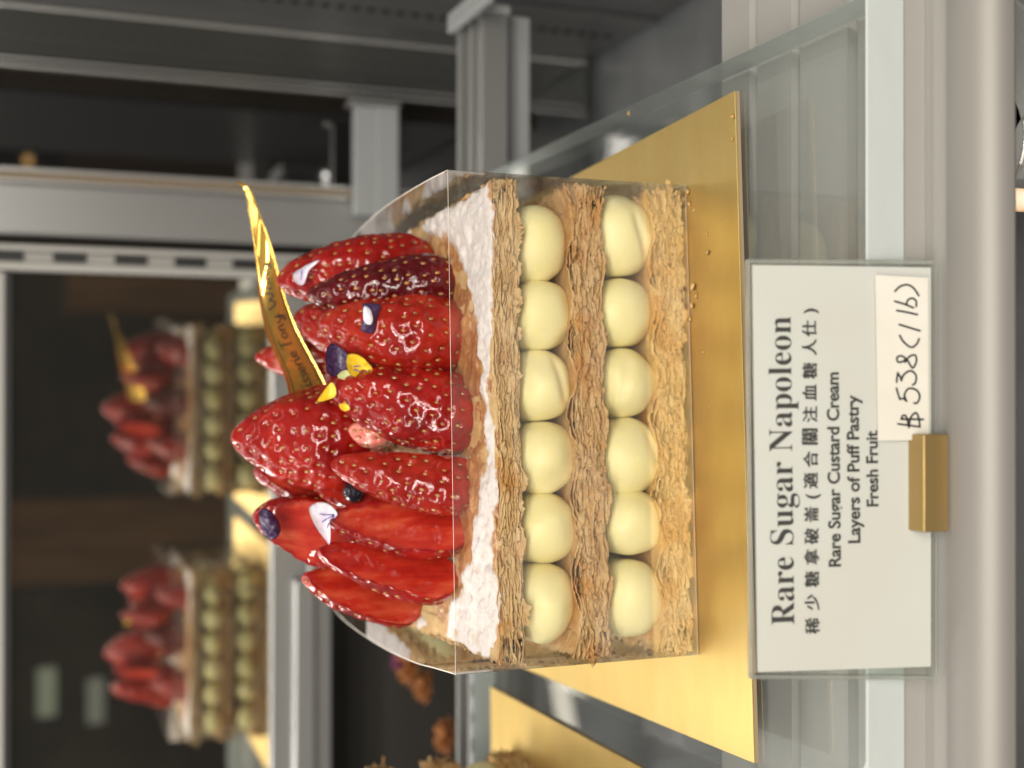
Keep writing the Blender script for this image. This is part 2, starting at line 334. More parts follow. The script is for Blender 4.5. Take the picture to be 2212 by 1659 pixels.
# back doors ---------------------------------------------------------
def X_at(y, x=300, Yd=YM): return wy(x, y, Yd)[0]
zt = wy(22, 900, YM)[2]; zb = wy(583, 900, YM)[2]; zb2 = wy(712, 900, YM)[2]
xm = X_at(597)
md = empty('mirror_door', (0, YM, 0))
b = MB(); b.box((-.75, 0, zb-.004), (xm, .005, zt)); b.build('mirror_pane', M['mirror'], md)
b = MB(); b.box((-.75, -.006, zb2), (xm, .004, zb-.022)); b.box((-.75, -.004, zb-.0215), (xm, .004, zb)); b.build('bottom_rail', M['alu_white'], md, bevel=.001)
b = MB(); b.box((-.75, -.012, zb-.026), (-.105, -.0065, zb-.012)); b.build('pull_ledge', M['alu_white'], md, bevel=.002)
b = MB(); b.box((-.75, -.004, zt+.0028), (xm, .006, zt+.06)); b.build('top_rail', M['alu'], md, bevel=.001)
b = MB(); b.box((-.75, -.002, zt-.0005), (xm, .006, zt+.0025)); b.build('gasket', M['black'], md)
tag(md, 'smoked mirror door at the back reflecting two strawberry cakes, pale bottom rail', 'door')
mbh = MB(); mbh.box((-.9, YM-.004, zt+.0605), (.9, YM+.006, .75)); o = mbh.build('header_reflector', M['grey']); o['kind'] = 'structure'  # added pale panel above view, gives the gold board something to reflect
# stile group between the two doors
x1, x2, x3, x4, x5, x6 = [X_at(*q) for q in ((594, 300), (577, 300), (553, 300), (541, 300), (526, 300), (429, 550))]
sp = empty('slotted_post', (0, YM, 0))
b = MB(); b.box((x1, -.010, -.16), (x2, .004, zt+.06)); b.box((x2, -.004, -.16), (x3, .004, zt+.06)); b.box((x3, -.011, -.16), (x4, .004, zt+.06)); b.build('post_body', M['alu'], sp, bevel=.0012)
b = MB(); z = .02
while z < zt+.05:
    b.box((x2+.0008, -.0052, z), (x3-.0006, -.0042, z+.018)); z += .0335
b.build('slots', M['black'], sp)
tag(sp, 'polished shelf post with a column of black slots, right of the mirror door', 'post')
x7, x8, x9 = [X_at(q, 550) for q in (418, 407, 402)]
db = empty('smoked_door', (0, YM, 0))
xA = X_at(213, 400)
b = MB(); b.box((x5+.0012, -.014, -.16), (x6, .003, zt+.06)); b.build('stile', M['alu_white'], db, bevel=.002)
b = MB(); b.box((x6, -.012, -.16), (x7, .003, zt+.06)); b.box((x8, -.012, -.16), (x8+.003, .003, zt+.06)); b.build('stile_trim', M['chrome'], db, bevel=.001)
b = MB(); b.box((x7, -.006, -.16), (x8, .003, zt+.06)); b.build('stile_channel', M['board_core'], db)
b = MB(); b.box((x8+.003, .006, -.16), (xA, .010, zt+.06)); b.build('smoked_pane', M['smoked'], db)
tag(db, 'narrow black smoked glass door with a wide pale stile, behind the right of the cake', 'door')
# ledge in front of the smoked door
q0, q1 = wy(770, 300, YM-.03), wy(862, 300, YM-.03); xe = wy(800, 217, YM-.03)[0]
lg = empty('door_ledge', (0, YM-.03, q1[2]))
b = MB(); b.box((x6-.01, 0, 0), (xe-.003, .012, (q0[2]-q1[2])*.55)); b.box((x6-.01, .003, (q0[2]-q1[2])*.55), (xe-.003, .012, q0[2]-q1[2])); b.build('bar', M['grey'], lg, bevel=.0008)
b = MB(); b.box((xe-.0028, -.001, -.001), (xe, .013, q0[2]-q1[2]+.004)); b.build('end_cap', M['alu_white'], lg, bevel=.0006)
tag(lg, 'short grey bar with a pale end cap in front of the dark glass door', 'bar')
# chrome double rail and grey panel right of it
cr = empty('chrome_track', (0, YM, 0))
xb1, xb2, xb3, xb4 = [X_at(q, 500) for q in (186, 177, 172, 160)]
b = MB(); b.box((xb1, -.003, -.16), (xb2-.0008, .004, .26)); b.box((xb3+.0006, -.003, -.16), (xb4-.0012, .004, .26)); b.build('track_rail', M['chrome'], cr, bevel=.0012)
b = MB(); b.box((xb2-.0006, -.001, -.16), (xb3+.0004, .004, .26)); b.build('track_gap', M['black'], cr)
tag(cr, 'pair of thin bright upright chrome tracks with a black gap between them', 'track')
xc = X_at(55, 500)
b = MB(); b.box((xb4, -.002, -.16), (xc-.003, .003, .26)); o = b.build('grey_panel', M['greyglass'], loc=(0, YM, 0)); tag(o, 'dim grey reflecting panel beside the chrome tracks', 'panel')
b = MB(); b.box((xc-.003, -.003, -.16), (xc, .003, .26)); o = b.build('corner_trim', M['chrome'], loc=(0, YM, 0), bevel=.0008); tag(o, 'thin bright corner strip between grey panel and dark side wall', 'trim')
# side wall with dotted line of holes
sw = empty('side_wall', (xc+.0005, 0, 0))
b = MB(); b.box((0, -.02, -.16), (.012, YM+.1, .26)); b.build('wall_panel', M['steel_dark'], sw)
b = MB(); b.box((-.0035, .20, -.16), (-.0003, .232, .26)); b.box((-.0028, .330, -.16), (-.0003, .338, .26)); b.build('wall_channel', M['steel_dark'], sw, bevel=.0008)
b = MB()
for k in range(46):
    z = -.15+k*.0088; b.box((-.0012, .372, z), (-.0002, .376, z+.0042))
b.build('holes', M['black'], sw)
tag(sw, 'dark grey side wall of the case with a line of small holes', 'wall')

# things on the lower deck, out of focus
def cyl(mb, c, r, h, n=28, m=0, r2=None):
    r2 = r if r2 is None else r2
    a = np.linspace(0, 2*math.pi, n, endpoint=False)
    V = [(c[0]+r*math.cos(t), c[1]+r*math.sin(t), c[2]) for t in a]+[(c[0]+r2*math.cos(t), c[1]+r2*math.sin(t), c[2]+h) for t in a]
    mb.add(V, [(i, (i+1) % n, n+(i+1) % n, n+i) for i in range(n)]+[tuple(range(n))[::-1], tuple(range(n, 2*n))], m)

# ------------------------------------------------------------------ gold boards
bo = empty('cake_board', (0, 0, 0), TH)
V = []; 
b = MB(); b.box((-.0953, -.0289, -.00045), (.0909, .176, 0)); gf = b.build('gold_face', M['gold'], bo, bevel=.0001)
b = MB(); b.box((-.0953, -.0289, -.0016), (.0909, .176, -.0005)); b.build('board_core', M['board_core'], bo)
tag(bo, 'gold foil cake board under the boxed cake in the middle', 'cake board')

# ------------------------------------------------------------------ the cake
ZC = [(.0006, .0085), (.0276, .0360), (.0538, .0612)]   # three pastry layers
CX, CY0, CY1 = .0692, .0030, .152
def rect_path(N, hx, y0, y1, r=.003):
    pts = []; 
    w_, d_ = 2*hx, y1-y0; per = 2*(w_+d_)
    s = np.linspace(0, per, N, endpoint=False); P = np.zeros((N, 2)); Nn = np.zeros((N, 2))
    for i, t in enumerate(s):
        if t < w_: P[i] = (-hx+t, y0); Nn[i] = (0, -1)
        elif t < w_+d_: P[i] = (hx, y0+t-w_); Nn[i] = (1, 0)
        elif t < 2*w_+d_: P[i] = (hx-(t-w_-d_), y1); Nn[i] = (0, 1)
        else: P[i] = (-hx, y1-(t-2*w_-d_)); Nn[i] = (-1, 0)
    return s, P, Nn
def pastry(z0, z1, seed, ns, rough, bulge):
    N = 1500; s, P, Nn = rect_path(N, CX, CY0, CY1); rng = np.random.RandomState(seed)
    Vs = []; Fs = []; base = 0
    low = n1(s*40, seed+3)*.0006
    for k in range(ns):
        f = (k+.5)/ns; zc = z0+(z1-z0)*f
        e = n1(s*170, seed*31+k, 4)*.0008*rough + n1(s*900, seed*23+k, 2)*.00035*rough + n1(s*38, seed*17+k, 2)*.0005*rough
        tear = sm(.05, .40, n1(s*190, seed*11+k*7, 3))*.0013*rough
        e = np.minimum(e - .0004 - tear, .0011)
        dz = low*(.6+.4*f) + n1(s*190, seed*7+k, 3)*.00036 + n1(s*800, seed*5+k, 2)*.00018
        if bulge and f > .7: dz = dz + bulge*(f-.7)/.3*np.abs(np.cos(np.pi*(P[:, 0]+CX)/(2*CX/6)))**2
        if seed == 2 and f < .3: dz = dz - .0022*(.3-f)/.3*np.abs(np.cos(np.pi*(P[:, 0]+CX)/(2*CX/6)))**2
        th = .00013 + .00014*(1+n1(s*240, seed*3+k, 2))
        lip = n1(s*190, seed*13+k, 3)*.00055*rough
        rings = []
        for ins, z in ((.0075, zc+th), (.0022, zc+dz*.7+th), (0.0, zc+dz+lip+th*.6), (.0002, zc+dz+lip-th*.6), (.0022, zc+dz*.7-th), (.0075, zc-th)):
            q = P + Nn*(e*(1 if ins < .005 else 0)-ins)[:, None]
            rings.append(np.column_stack([q, np.broadcast_to(z, N)]))
        Vk = np.stack(rings, 0).reshape(-1, 3); Vs.append(Vk); Fs.append(grid_faces(6, N, False, True)+base); base += len(Vk)
    # core behind the flakes
    nz = 30; zz = np.linspace(z0-.0004, z1+.0002, nz)
    C = []
    for z in zz:
        q = np.column_stack([P, np.full(N, z)])
        d = fbm(np.column_stack([s*300, np.full(N, z*760), s*0+seed]), seed, 4)*.0013*rough + fbm(np.column_stack([s*70, np.full(N, z*140), s*0+seed]), seed+40, 2)*.0007*rough - .0013
        q[:, :2] += Nn*d[:, None]; q[:, 2] += fbm(np.column_stack([s*60, np.full(N, z*90), s*0+5]), seed+9, 2)*.0004
        C.append(q)
    Vs.append(np.stack(C, 0).reshape(-1, 3)); Fs.append(grid_faces(nz, N, False, True)+base); base += nz*N
    # loose flakes and lumps stuck on the cut faces
    u = np.linspace(0, np.pi, 6); v = np.linspace(0, 2*np.pi, 8, endpoint=False); Uu, Vv = np.meshgrid(u, v, indexing='ij')
    S0 = np.stack([np.sin(Uu)*np.cos(Vv), np.sin(Uu)*np.sin(Vv), np.cos(Uu)], -1).reshape(-1, 3); Fl = grid_faces(6, 8, False, True)
    for q in range(int((2200 if seed == 1 else 1100)*rough)):
        i = rng.randint(N); r = .00035+.0009*rng.rand()**2.5; z = rng.uniform(z0+.0006, z1-.0004)
        S = S0*(1+.45*fbm(S0*1.6+q*.37, seed+q % 50, 2))[:, None]*r
        tx = S[:, 0]*rng.uniform(1.0, 2.4); tn = S[:, 1]*rng.uniform(.5, 1.0); tz = S[:, 2]*rng.uniform(.35, .8)+tx*rng.uniform(-.35, .35)
        t2 = np.array([-Nn[i][1], Nn[i][0]]); c = P[i]-Nn[i]*rng.uniform(.0003, .0013)
        xy = c+tx[:, None]*t2+tn[:, None]*Nn[i]
        Vs.append(np.column_stack([xy, z+tz])); Fs.append(Fl+base); base += len(S)
    nu, nv = 15, 7; Gu, Gv = np.meshgrid(np.linspace(-1, 1, nu), np.linspace(0, 1, nv), indexing='ij')
    for q in range(int(150 if seed != 3 else 90)):
        i = rng.randint(N); ln_ = rng.uniform(.0012, .0045); ht = rng.uniform(.0007, .0021); up_ = rng.rand() < (.5 if seed == 2 else .85 if seed == 1 else .2)
        t2 = np.array([-Nn[i][1], Nn[i][0]]); jag = .65+.5*n1(Gu*2.1+q*3.3, q % 97, 3)+.35*n1(Gu*6+q, q % 89, 2); jag = np.clip(jag*(1-.55*Gu**4), .08, 2)
        edge_z = (z1 - rng.uniform(.0, .0012)) if up_ else (z0+rng.uniform(.0, .0012)); sg = 1 if up_ else -1
        if rng.rand() < .4: edge_z = rng.uniform(z0+.001, z1-.001); sg = rng.choice([-1, 1])
        zf = edge_z + sg*Gv*ht*jag + .0004*n1(Gu*1.5+q*1.7, q % 83, 2)
        out = -.0006 + rng.uniform(.0, .0004) + Gv*rng.uniform(.0001, .0010) + .0004*noise(np.stack([Gu*1.6+q, Gv*2, Gu*0], -1), q % 71)
        out = np.minimum(out, .0016); c = P[i]
        for o_ in (0, -.00012):
            xy = c + (Gu*ln_)[..., None]*t2 + (out+o_)[..., None]*Nn[i]
            Vs.append(np.concatenate([xy, zf[..., None]], -1).reshape(-1, 3)); fq = grid_faces(nu, nv); Fs.append((fq if o_ == 0 else fq[:, ::-1])+base); base += nu*nv
    capV = np.array([(sx*(CX-.006), y_, z_) for z_, yy_ in ((z1-.0002, 0), (z0+.0002, 0)) for sx, y_ in ((-1, CY0+.006), (1, CY0+.006), (1, CY1-.006), (-1, CY1-.006))])
    Vs.append(capV); Fs.append(np.array([[0, 1, 2, 3], [7, 6, 5, 4]])+base)
    return np.concatenate(Vs), np.concatenate(Fs)
cake = empty('napoleon_cake', (0, 0, 0), TH)
tag(cake, 'middle napoleon cake of three flaky pastry layers with piped custard and icing sugar', 'cake')
for (z0, z1), seed, key, ns, rg, bu in ((ZC[0], 1, 'pastry_low', 15, 1.4, .0034), (ZC[1], 2, 'pastry_mid', 17, 1.0, .0032), (ZC[2], 3, 'pastry_top', 16, .7, 0)):
    V, Fq = pastry(z0, z1, seed, ns, rg, bu); mk('pastry_layer', V, Fq, M[key], cake)
# crust (glazed centre) and sugar
def top_grid(h, nx=330, ny=350):
    x = np.linspace(-CX+.0006, CX-.0006, nx); y = np.linspace(CY0+.0004, CY1-.0006, ny)
    Xg, Yg = np.meshgrid(x, y, indexing='ij'); return Xg, Yg
Xg, Yg = top_grid(0)
PP = np.stack([Xg, Yg, Yg*0], -1)
lowz = fbm(PP*38, 41, 3)*.0006
def edge_drop(X_, Y_): return -.0012*np.exp(-np.minimum(Y_-CY0, np.minimum(CX-np.abs(X_), CY1-Y_))/.0012)
Zc = ZC[2][1] + .0002 + lowz + fbm(PP*200, 44, 4)*.0007 + edge_drop(Xg, Yg)
mk('glazed_crust', np.stack([Xg, Yg, Zc], -1).reshape(-1, 3), grid_faces(*Xg.shape), M['crust'], cake)
ang = np.arctan2(Yg-.082, Xg)
rr_ = np.sqrt((Xg/.066)**2+((Yg-.082)/.069)**2)
mask = (rr_-1)*.06 + fbm(PP*90, 51, 4)*.0028 + fbm(PP*330, 52, 2)*.0008
edge = np.minimum(Yg-CY0-.0002, np.minimum(CX-np.abs(Xg), CY1-Yg)) + fbm(PP*150, 55, 3)*.0011 - .0004
bare = sm(.0, .0034, fbm(PP*55+9, 57, 3)*.0075 + (Yg-CY0)*.35+.0080 - .0088*np.exp(-((Xg-.004)/.011)**2) - .0016*np.exp(-((Xg+.018)/.02)**2))
h = sm(-.0012, .0042, mask)*sm(-.0004, .0010, edge)*bare
Zs = Zc + .0009*h - .00012 + fbm(PP*420, 61, 3)*.00014*h + fbm(PP*110, 62, 2)*.00035*h + fbm(PP*900, 63, 1)*.00008*h
keep = h > .03
Fq = grid_faces(*Xg.shape); kf = keep.reshape(-1)[Fq].any(1); Fq = Fq[kf]
used = np.unique(Fq); remap = np.full(Xg.size, -1); remap[used] = np.arange(len(used))
so = mk('icing_sugar', np.stack([Xg, Yg, Zs], -1).reshape(-1, 3)[used], remap[Fq], M['sugar'], cake)
av = so.data.attributes.new('dust', 'FLOAT', 'POINT'); av.data.foreach_set('value', h.reshape(-1)[used].astype(np.float32))
# piped custard: (centre x px-row, z), half width, half height
def mound(cx, cz, hw, hh, seed, groove=None, flat=.35):
    nt, nphi = 64, 72
    Ld = (CY1-CY0)/2-.0010; yc = (CY0+CY1)/2
    t = np.linspace(-1, 1, nt); yy = np.sign(t)*(1-(1-np.abs(t))**2.0)
    yy = np.concatenate([-1+ (1-np.cos(np.linspace(0, np.pi/2, 26)))*(.0115/Ld), np.linspace(-1+.0125/Ld, 1-.0125/Ld, 14), 1-(1-np.cos(np.linspace(np.pi/2, 0, 26)))*(.0115/Ld)])
    ph = np.linspace(0, 2*np.pi, nphi, endpoint=False)
    d = (1-np.abs(yy))*Ld; r = np.where(d < .0115, np.sqrt(np.clip(1-(1-d/.0115)**2.15, 0, 1)), 1.0)
    r = np.maximum(r, .001)
    A, B = np.meshgrid(r, ph, indexing='ij'); Yy = np.broadcast_to(yy[:, None], A.shape)
    sup = (np.abs(np.cos(B))**2.12+np.abs(np.sin(B))**2.12)**(-1/2.12)
    x = A*hw*np.cos(B)*sup; z = A*hh*np.sin(B)*sup; y = yc+Yy*Ld
    Q = np.stack([x*90+seed*3.1, y*45, z*90], -1)
    k = 1+.09*fbm(Q, seed, 2); x, z = x*k, z*k
    y = y + .0006*noise(Q*1.3, seed+7)
    if groove:
        for gx, gz, gw, ang_, dep in groove:
            l = (x-gx)*math.cos(ang_)+(z-gz)*math.sin(ang_)
            q = -(x-gx)*math.sin(ang_)+(z-gz)*math.cos(ang_) + 14*l*l
            y = np.where(y < yc, y + dep*.8*np.exp(-(q/.0015)**2)*(1-sm(gw*.4, gw, np.abs(l))), y)
    return np.stack([x+cx, y, z+cz], -1).reshape(-1, 3), grid_faces(A.shape[0], nphi, False, True)
row1 = [(1170, 525, 86), (1180, 680, 80), (1188, 835, 80), (1197, 987, 80), (1205, 1140, 78), (1193, 1305, 88)]
row2 = [(1355, 510, 92), (1352, 672, 80), (1366, 826, 80), (1385, 985, 86), (1395, 1128, 75), (1393, 1290, 88)]
grooves = {(0, 2): [(.001, -.0034, .010, .25, .0011)], (1, 0): [(-.001, -.0040, .010, .35, .0011)], (1, 3): [(.002, -.0056, .009, .3, .0007)], (1, 2): [(0, .003, .009, -.2, .0006)]}
for ri, row in enumerate((row1, row2)):
    for k, (px, py, hw) in enumerate(row):
        P = at(px, py, .010); dist = .352
        hwm = hw*dist/FPX*1.06
        hh = (.0103, .0113)[ri]*(1+.05*math.sin(k*2.3+ri))
        z = (.0446, .0178)[ri]+(P[2]-(.0446, .0178)[ri])*.35
        V, Fq = mound(P[0], z, hwm, hh, 100+ri*10+k, grooves.get((ri, k)))
        mk('custard_mound', V, Fq, M['custard'], cake)

# ------------------------------------------------------------------ clear acetate collar
H = .0756
path = [(-.0700, 0), (.0700, 0), (.0712, .02), (.0720, .045), (.0722, .07), (.0714, .092), (.0690, .115), (.0655, .134), (.0590, .148), (.050, .156), (.035, .1595), (0, .1605),
        (-.045, .1600), (-.060, .1575), (-.0672, .150), (-.0703, .130), (-.0722, .10), (-.0730, .07), (-.0725, .04), (-.0712, .02)]
def smooth_path(pts, sub=6, corner=(0, 1)):
    out = []; n = len(pts)
    for i in range(n):
        p0, p1, p2, p3 = [np.array(pts[(i+k) % n], float) for k in (-1, 0, 1, 2)]
        if i in corner: p0 = p1-(p2-p1)
        if (i+1) % n in corner: p3 = p2+(p2-p1)
        for t in np.linspace(0, 1, sub, endpoint=False):
            out.append(.5*((2*p1)+(-p0+p2)*t+(2*p0-5*p1+4*p2-p3)*t*t+(-p0+3*p1-3*p2+p3)*t**3))
    return np.array(out)
pp = smooth_path(path); n = len(pp); cen = np.array([0, .08])
nx_ = np.roll(pp, -1, 0)-np.roll(pp, 1, 0); nrm = np.stack([nx_[:, 1], -nx_[:, 0]], -1); nrm /= np.linalg.norm(nrm, axis=1)[:, None]
inn = pp-nrm*.00032
V = np.concatenate([np.column_stack([pp, np.full(n, .0003)]), np.column_stack([pp, np.full(n, H)]), np.column_stack([inn, np.full(n, H)]), np.column_stack([inn, np.full(n, .0003)])])
i = np.arange(n); j = (i+1) % n
Fq = np.concatenate([np.stack([i, j, j+n, i+n], -1), np.stack([i+n, j+n, j+2*n, i+2*n], -1), np.stack([i+2*n, j+2*n, j+3*n, i+3*n], -1), np.stack([i+3*n, j+3*n, j, i], -1)])
mi = np.concatenate([np.zeros(n), np.ones(n), np.zeros(n), np.ones(n)])
ac = mk('clear_box', V, Fq, [M['acetate'], M['acetate_edge']], None, False, mi, (0, 0, 0), TH)
tag(ac, 'clear open-topped acetate box wrapped round the middle cake', 'cake box')

# ------------------------------------------------------------------ strawberries
def berry(label, tip, base, wpx, thick, kind='half', face=0.0, key='berry', seed=1, cut=.0, bend=0.0, pmax=.6, hull=False, name='strawberry', group='strawberries piled on the middle cake', sharp=.5):
    """tip and base: (px x, px y, depth). kind: whole | half (skin to the viewer) | cut (cut face to the viewer) | slice. face: turn about the long axis"""
    Tp, Bp = rz(at(*tip)), rz(at(*base))
    a = Tp-Bp; L = np.linalg.norm(a); a = a/L
    view = CAM-(Tp+Bp)/2; dist = (np.linalg.norm(view)*1.0); nrm = view-a*(view@a); nrm /= np.linalg.norm(nrm); sd = np.cross(a, nrm)
    c, s_ = math.cos(face), math.sin(face); n_ = nrm*c+sd*s_; sd = np.cross(a, n_)
    Wm = wpx*dist/FPX/2
    rng = np.random.RandomState(seed)
    nt = max(40, int(L/.00042)); nph = 168
    tt = (1-np.cos(np.linspace(0, np.pi, nt)))/2; tt = .35*tt+.65*np.linspace(0, 1, nt); tt[0] = .0005; tt[-1] = .9995
    ph = np.linspace(0, 2*np.pi, nph, endpoint=False)
    T, Ph = np.meshgrid(tt, ph, indexing='ij')
    prof = lambda t: np.clip(np.sin(np.pi*t**pmax), 0, 1)**sharp
    depth = thick
    def surf(T, Ph):
        r = prof(T)
        q = np.stack([np.cos(Ph)*1.3+seed*5.1, np.sin(Ph)*1.3, T*2.6], -1)
        r = r*(1+.10*fbm(q, seed, 2))
        s1 = r*Wm*np.cos(Ph); n1_ = r*depth*np.sin(Ph)
        return s1, n1_, T*L
    s1, nn, al = surf(T, Ph)
    # seeds on rings
    sv = []
    rows = max(6, int(L/.0042))
    for k in range(rows):
        t = (k+.7)/(rows+.2); rad = float(prof(np.array(t)))
        circ = math.pi*(3*(Wm+depth)-math.sqrt((3*Wm+depth)*(Wm+3*depth)))*rad
        m_ = max(3, int(circ/.0049))
        for q in range(m_): sv.append((t+rng.uniform(-.022, .022), (q+.5*(k % 2)+rng.uniform(-.24, .24))/m_*2*math.pi))
    sv = np.array(sv); S1, S2, S3 = surf(sv[:, 0], sv[:, 1]); SP = np.stack([S1, S2, S3], -1)
    # normals of the smooth surface
    def normal(T, Ph):
        e = 1e-3; a1 = np.stack(surf(np.clip(T+e, 0, 1), Ph), -1)-np.stack(surf(np.clip(T-e, 0, 1), Ph), -1); b1 = np.stack(surf(T, Ph+e), -1)-np.stack(surf(T, Ph-e), -1)
        nn_ = np.cross(b1, a1); return nn_/(np.linalg.norm(nn_, axis=-1, keepdims=True)+1e-12)
    Pv = np.stack([s1, nn, al], -1); Nv = normal(T, Ph); SN = normal(sv[:, 0], sv[:, 1])
    flatP = Pv.reshape(-1, 3); disp = np.zeros(len(flatP)); md_ = np.full(len(flatP), 1.0)
    for p0 in SP:
        d2 = np.sum((flatP-p0)**2, 1); w_ = np.where(d2 < 9e-6, np.exp(-d2/(2*.00088**2)), 0); disp = np.maximum(disp, w_)
    disp = .00022-.00078*disp
    Pv = Pv + Nv*disp.reshape(Pv.shape[:2])[..., None]
    Pv = Pv + Nv*(fbm(Pv*330, seed+5, 2)*.00022)[..., None]
    if kind == 'whole': lo, hi = -9, 9
    elif kind == 'half': lo, hi = -.06*depth+cut, 9
    elif kind == 'cut': lo, hi = -9, .06*depth+cut
    else: lo, hi = -.30*depth+cut, .30*depth+cut
    wob = fbm(Pv*95, seed+21, 2)*.00045
    raw = Pv[..., 1].copy(); Pv[..., 1] = np.clip(raw, lo, hi)
    cl = (raw < lo) | (raw > hi); Pv[..., 1] += np.where(cl, wob, 0)
    Fq = grid_faces(nt, nph, False, True); clf = cl.reshape(-1)[Fq].all(1)
    mi = np.where(clf, 2, 0)
    if hull:
        tf = T.reshape(-1)[Fq].mean(1); mi = np.where((tf < .17) & (mi == 0), 3, mi)
    V = Pv.reshape(-1, 3)
    V = np.concatenate([V, [[0, np.clip(0, lo, hi), 0], [0, np.clip(0, lo, hi), L]]]); nb = len(V)
    faces = [tuple(f) for f in Fq.tolist()]; mids = mi.tolist()
    for q in range(nph):
        faces.append((nb-2, (q+1) % nph, q)); mids.append(0 if kind == 'whole' else 2 if cl[0, q] else 0)
        faces.append((nb-1, (nt-1)*nph+q, (nt-1)*nph+(q+1) % nph)); mids.append(0)
    # seeds
    Vs = [V]; off = nb
    th = np.linspace(0, np.pi, 5); pz = np.linspace(0, 2*np.pi, 8, endpoint=False)
    TH_, PZ = np.meshgrid(th, pz, indexing='ij'); sph = np.stack([np.sin(TH_)*np.cos(PZ), np.sin(TH_)*np.sin(PZ), np.cos(TH_)], -1).reshape(-1, 3)
    sfc = [tuple(x) for x in grid_faces(5, 8, False, True).tolist()]
    for p0, n0 in zip(SP, SN):
        if p0[1] < lo+.0004 or p0[1] > hi-.0004: continue
        ax = np.array([0, 0, 1.])-n0*n0[2]; ax /= np.linalg.norm(ax)+1e-9; bx = np.cross(n0, ax)
        k = rng.uniform(.85, 1.15)
        v = p0-n0*.00030+sph[:, :1]*bx*.00047*k+sph[:, 1:2]*n0*.00036+sph[:, 2:]*ax*.00080*k
        Vs.append(v); faces += [tuple(i+off for i in f) for f in sfc]; mids += [1]*len(sfc); off += len(v)
    rim_ = np.where(raw < lo, lo-raw, np.where(raw > hi, raw-hi, 0)).reshape(-1); rim_ = sm(0, .35, rim_/(depth*.9))
    V = np.concatenate(Vs); rimv = np.zeros(len(V), np.float32); rimv[:len(rim_)] = rim_; rimv[nb-2] = .5
    z = V[:, 2]; x = V[:, 0]+bend*L*(4*(z/L)*(1-z/L))
    W = x[:, None]*sd+V[:, 1:2]*n_+z[:, None]*a
    me_name = name
    # material coordinates run along the berry: store vertices in world axes, object at the base
    o = mk(me_name, W, faces, [M[key], M['seed'], M['cut'], M['hull']], None, True, mids, Bp)
    av = o.data.attributes.new('rim', 'FLOAT', 'POINT'); av.data.foreach_set('value', rimv) if len(av.data) == len(rimv) else None
    try:
        o.data.set_sharp_from_angle(angle=math.radians(55))
    except Exception: pass
    tag(o, label, 'strawberry', group)
    return o
BER = []
def B(*a, **k): o = berry(*a, **k); BER.append(o); return o
B('tall conical strawberry standing highest, in the middle of the pile', (498, 946, .068), (850, 944, .060), 226, .0150, 'whole', key='berry', seed=3, pmax=.66, sharp=.6, hull=True)
B('large strawberry leaning furthest right at the back, white petal near its tip', (600, 606, .072), (945, 590, .064), 176, .0135, 'whole', key='berry', seed=4, pmax=.60)
B('dark crimson half strawberry in front of the large right one', (664, 640, .056), (984, 606, .046), 128, .0120, 'half', face=.1, key='berry_dark', seed=5, pmax=.52, sharp=.5)
B('broad half strawberry with a square purple petal on its skin', (690, 700, .050), (1006, 738, .040), 182, .0135, 'half', face=0, key='berry_light', seed=6, pmax=.58, sharp=.46)
B('half strawberry in front of the middle, pointed tip beside the yellow petals', (708, 838, .046), (1040, 912, .033), 178, .0125, 'half', face=.1, key='berry', seed=7, pmax=.55)
B('half strawberry with its cut edge turned up, left of the pointed front one', (716, 1002, .046), (1034, 1054, .033), 132, .0120, 'half', face=-.55, key='berry_light', seed=8, pmax=.55, sharp=.5, cut=.001)
B('half strawberry showing smooth red cut face, white veined petal on its tip', (700, 1122, .050), (1012, 1150, .037), 122, .0115, 'cut', face=.45, key='berry', seed=9, pmax=.55, sharp=.5, cut=.002)
B('narrow cut strawberry second from the left end of the pile', (686, 1190, .052), (984, 1262, .041), 112, .0110, 'cut', face=.50, key='berry', seed=10, pmax=.58, sharp=.5, cut=.001)
B('cut strawberry at the far left end of the pile, leaning outwards', (652, 1245, .062), (906, 1318, .060), 104, .0100, 'cut', face=.35, key='berry', seed=11, pmax=.6, sharp=.5, cut=.002)
B('cut strawberry at the back left with a dark purple petal on its tip', (548, 1112, .074), (800, 1170, .066), 158, .0125, 'cut', face=-.40, key='berry', seed=12, pmax=.62, cut=.002)
B('thin pale red strawberry slice poking out left of the tallest one', (547, 1016, .083), (800, 1078, .080), 96, .0100, 'slice', face=.4, key='cut', seed=13, pmax=.6)
B('glossy red strawberry half hidden behind the gold tag', (634, 690, .090), (900, 730, .082), 170, .0130, 'whole', key='berry', seed=14)
B('small strawberry tip peeping out left of the gold tag', (553, 770, .104), (820, 800, .098), 104, .0110, 'whole', key='berry_light', seed=15, sharp=.5)
B('glossy wet strawberry sliver between the tallest berry and the white veined petal', (684, 1058, .062), (850, 1090, .056), 66, .0075, 'slice', face=.3, key='cut', seed=16, pmax=.6)
B('small pale pink strawberry end tucked under the tallest berry', (752, 930, .048), (850, 940, .046), 64, .0060, 'whole', key='hull', seed=17, pmax=.8, sharp=.45)
# berries at the back of the pile, seen in the mirror door
B('strawberry on the far side of the pile, mirrored on the right', (690, 640, .122), (905, 660, .116), 150, .0130, 'whole', seed=18)
B('strawberry on the far side of the pile, mirrored in the middle', (640, 900, .120), (880, 905, .112), 160, .0130, 'whole', key='berry_dark', seed=19)
B('strawberry on the far side of the pile, mirrored on the left', (660, 1100, .118), (880, 1130, .110), 150, .0130, 'whole', seed=20)

